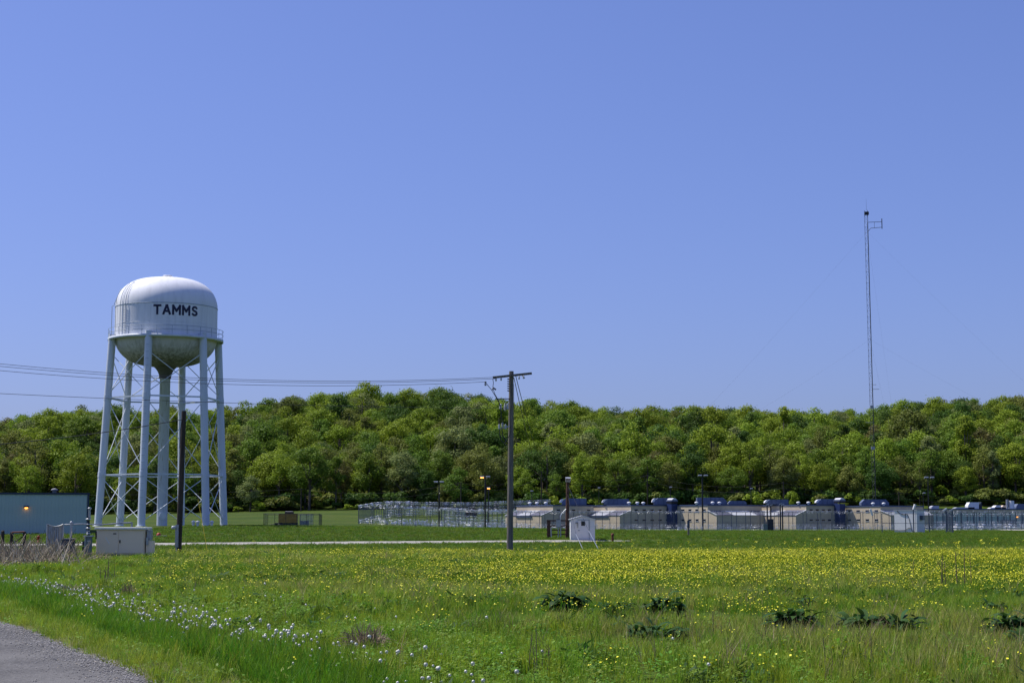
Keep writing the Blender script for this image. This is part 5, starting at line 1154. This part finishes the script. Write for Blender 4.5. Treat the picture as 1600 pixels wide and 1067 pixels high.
# ------------------------------------------------------------------ single weeds that stand out
def leaf_mesh(L_, W_, bend, seed):
    b = MB(); vs = []; n = 6; g = np.random.default_rng(seed)
    for i in range(n + 1):
        f = i / n; x = L_ * (f - .15 * bend * f * f); z = L_ * (.55 * f - bend * .75 * f * f); w_ = W_ * math.sin(math.pi * min(1, .08 + f * .92)) ** .7 * (1 + .1 * g.normal())
        vs += [(x, -w_, z + .12 * w_), (x, 0, z), (x, w_, z + .12 * w_)]
    b.add(vs, [(3 * i + k, 3 * i + k + 1, 3 * i + 4 + k, 3 * i + 3 + k) for i in range(n) for k in range(2)], True); return b.mesh("leaf", "dock_leaf", fixn=False)
LEAF = [leaf_mesh(.21, .034, 1.2, 1), leaf_mesh(.24, .036, .95, 2), leaf_mesh(.17, .036, 1.5, 3), leaf_mesh(.22, .03, .7, 4)]
def dock(u, v, wpx, hs, n, label):
    Y = F * CZ / (v - 815) * .99; p = ground_at(u, Y); t = thing("dock_plant", p, label, "weed", "dark leafy weeds in the field"); rw = wpx / F * Y / 2
    for k in range(int(n * 1.9)):
        a = random.uniform(0, 6.28); q = rw * .85 * math.sqrt(random.random()); c = p + Vector((q * math.cos(a), q * math.sin(a) * .5, random.uniform(.02, .40) * hs * (1 - .5 * q / rw)))
        o = share("leaf", random.choice(LEAF), c, t, (random.uniform(-.3, .3), random.uniform(-.6, .5), a + random.uniform(-1.3, 1.3)), (hs * random.uniform(1.1, 1.85),) * 3)
for d_ in DOCKS: dock(*d_)
def stalks(u, v, h, n, w, label, m="dry_brown", name="dead_stalks", lean=.06, r=.008, twigs=2):
    Y = F * CZ / (v - 815); p = ground_at(u, Y); t = thing(name, p, label, "weed")
    for k in range(n):
        x = random.uniform(-w, w); a = p + Vector((x, random.uniform(-w, w) * .6, -.03)); H = h * random.uniform(.55, 1.05); e = a + Vector((random.uniform(-1, 1) * lean * H * 2, random.uniform(-1, 1) * lean * H, H)); b = B(); b.tube([a, a.lerp(e, .5) + Vector((random.uniform(-.02, .02), 0, 0)), e], [r, r * .8, r * .5], 4)
        for j in range(twigs): q = a.lerp(e, random.uniform(.5, .95)); b.cyl(q, q + Vector((random.uniform(-.12, .12), random.uniform(-.05, .05), random.uniform(.03, .12))) * (h + .2), r * .5, r * .3, 3)
        b.build("stalk", m, t, fixn=False)
stalks(1486, 921, 1.0, 6, .55, "five dark bare stalks standing up from the yellow flowers at right", r=.016, lean=.03)
stalks(1425, 908, .75, 2, .12, "single thin dark stalk left of the bare stalk group", r=.012, twigs=1); stalks(1080, 896, .5, 4, .9, "few short dark stalks in the flowers below the prison's middle", r=.012, twigs=1)
stalks(868, 1058, .55, 8, .35, "grey-brown dead stems at the bottom edge, centre right", r=.006); stalks(1318, 1062, .5, 7, .4, "dead stems with small seed heads at the bottom edge, right", r=.006); stalks(170, 905, .9, 6, .25, "dark spindly stems before the tan cabinet", "dry_brown", r=.012)
def tussock(u, v, wpx, hpx, label, n=150, m1="dry", m2="dry_pale"):
    Y = F * CZ / (v - 815); p = ground_at(u, Y); t = thing("dead_tussock", p, label, "weed"); k_ = Y / F; w_ = wpx * k_ / 2; h = hpx * k_
    for nm, mm, cnt, r in (("dead_stems", m1, n, .007), ("pale_stems", m2, n // 3, .009)):
        b = B()
        for k in range(cnt):
            a = random.uniform(0, 6.28); q = w_ * .55 * math.sqrt(random.random()); s_ = p + Vector((q * math.cos(a), q * math.sin(a), -.02)); H = h * random.uniform(.4, 1.05) * (.6 if nm == "pale_stems" else 1); lr = random.uniform(0, 1.1); e = s_ + Vector((math.cos(a) * w_ * lr, math.sin(a) * w_ * .6, H * (1 - .45 * lr))); mid = s_.lerp(e, .55) + Vector((random.uniform(-.05, .05), 0, H * (.08 + .2 * lr))); b.tube([s_, mid, e], [r, r * .8, r * .4], 3)
        b.build(nm, mm, t, fixn=False)
tussock(573, 1020, 62, 58, "grey-brown tussock of dead stems among the dandelion clocks", 230, "dry", "dry_pale")
tussock(203, 932, 22, 36, "narrow upright brown tuft in the verge below the tan cabinet", 150, "dry", "dry_brown")
tussock(152, 878, 40, 24, "tangle of dead stems at the tan cabinet's left foot", 90, "dry", "dry_pale")
def leafy_bush(u, v, label):
    Y = F * CZ / (v - 815); p = ground_at(u, Y); t = thing("leafy_weed", p, label, "weed"); o = share("foliage", leafy(301, 260, .30, .52, .05, .22, "weed_leaf"), p, t); B().cyl(p - Vector((0, 0, .05)), p + Vector((0, 0, .4)), .012, .006, 5).build("stem", "dry_brown", t)
leafy_bush(1112, 996, "bright green feathery weed between the widest dark patch and the lone bushy weed")
# dry brush heap along the left, as a tangle of stems
b = B(); b2 = B()
for k in range(1500):
    Y = random.uniform(62, 82); u = random.triangular(-60, 138, 30); x = gx(u, Y); z = gz(x, Y); a = Vector((x, Y, z)); big = random.random() < .06; H = random.uniform(.25, .95) * (1.5 if big else 1); ln = random.gauss(0, .45)
    e = a + Vector((ln * H * 1.4, random.gauss(0, .3) * H, H * (.55 if abs(ln) > .6 else 1))); (b if random.random() < .72 else b2).tube([a, a.lerp(e, .55) + Vector((random.uniform(-.05, .05), 0, .05)), e], [.014, .011, .006] if not big else [.02, .016, .01], 3)
o = b.build("dry_brush", "dry", None, fixn=False); tag(o, "tangle of dry brown brush at the left edge before the blue building", "brush", None, "stuff"); o2 = b2.build("pale_stems", "dry_pale", o, fixn=False)
n = 420; X = np.array([gx(u, y) for u, y in zip(rng.uniform(-60, 145, n), rng.uniform(60, 84, n))]); Y = rng.uniform(60, 84, n)
def debris():
    Y = 44.5; p = ground_at(92, Y); t = thing("debris_heap", p, "dark torn scrap lying in dead grass at the left verge", "debris"); b = B(); vs = []
    for i in range(7):
        for j in range(4): x = (i / 6 - .5) * .9; y = (j / 3 - .5) * .5; vs.append(p + Vector((x, y, .05 + .22 * math.exp(-(x * x * 6 + y * y * 14)) + random.uniform(-.04, .07))))
    b.add(vs, [(i * 4 + j, i * 4 + j + 1, i * 4 + 5 + j, i * 4 + 4 + j) for i in range(6) for j in range(3)]); b.build("torn_sheet", "black", t, fixn=False); b = B()
    for k in range(140): a = p + Vector((random.uniform(-.4, 1.9), random.uniform(-.3, .3), .1)); b.cyl(a, a + Vector((random.uniform(-.2, .2), random.uniform(-.1, .1), random.uniform(.03, .2))), .012, .006, 3)
    b.build("dead_straw", "dry", t, fixn=False)
debris()
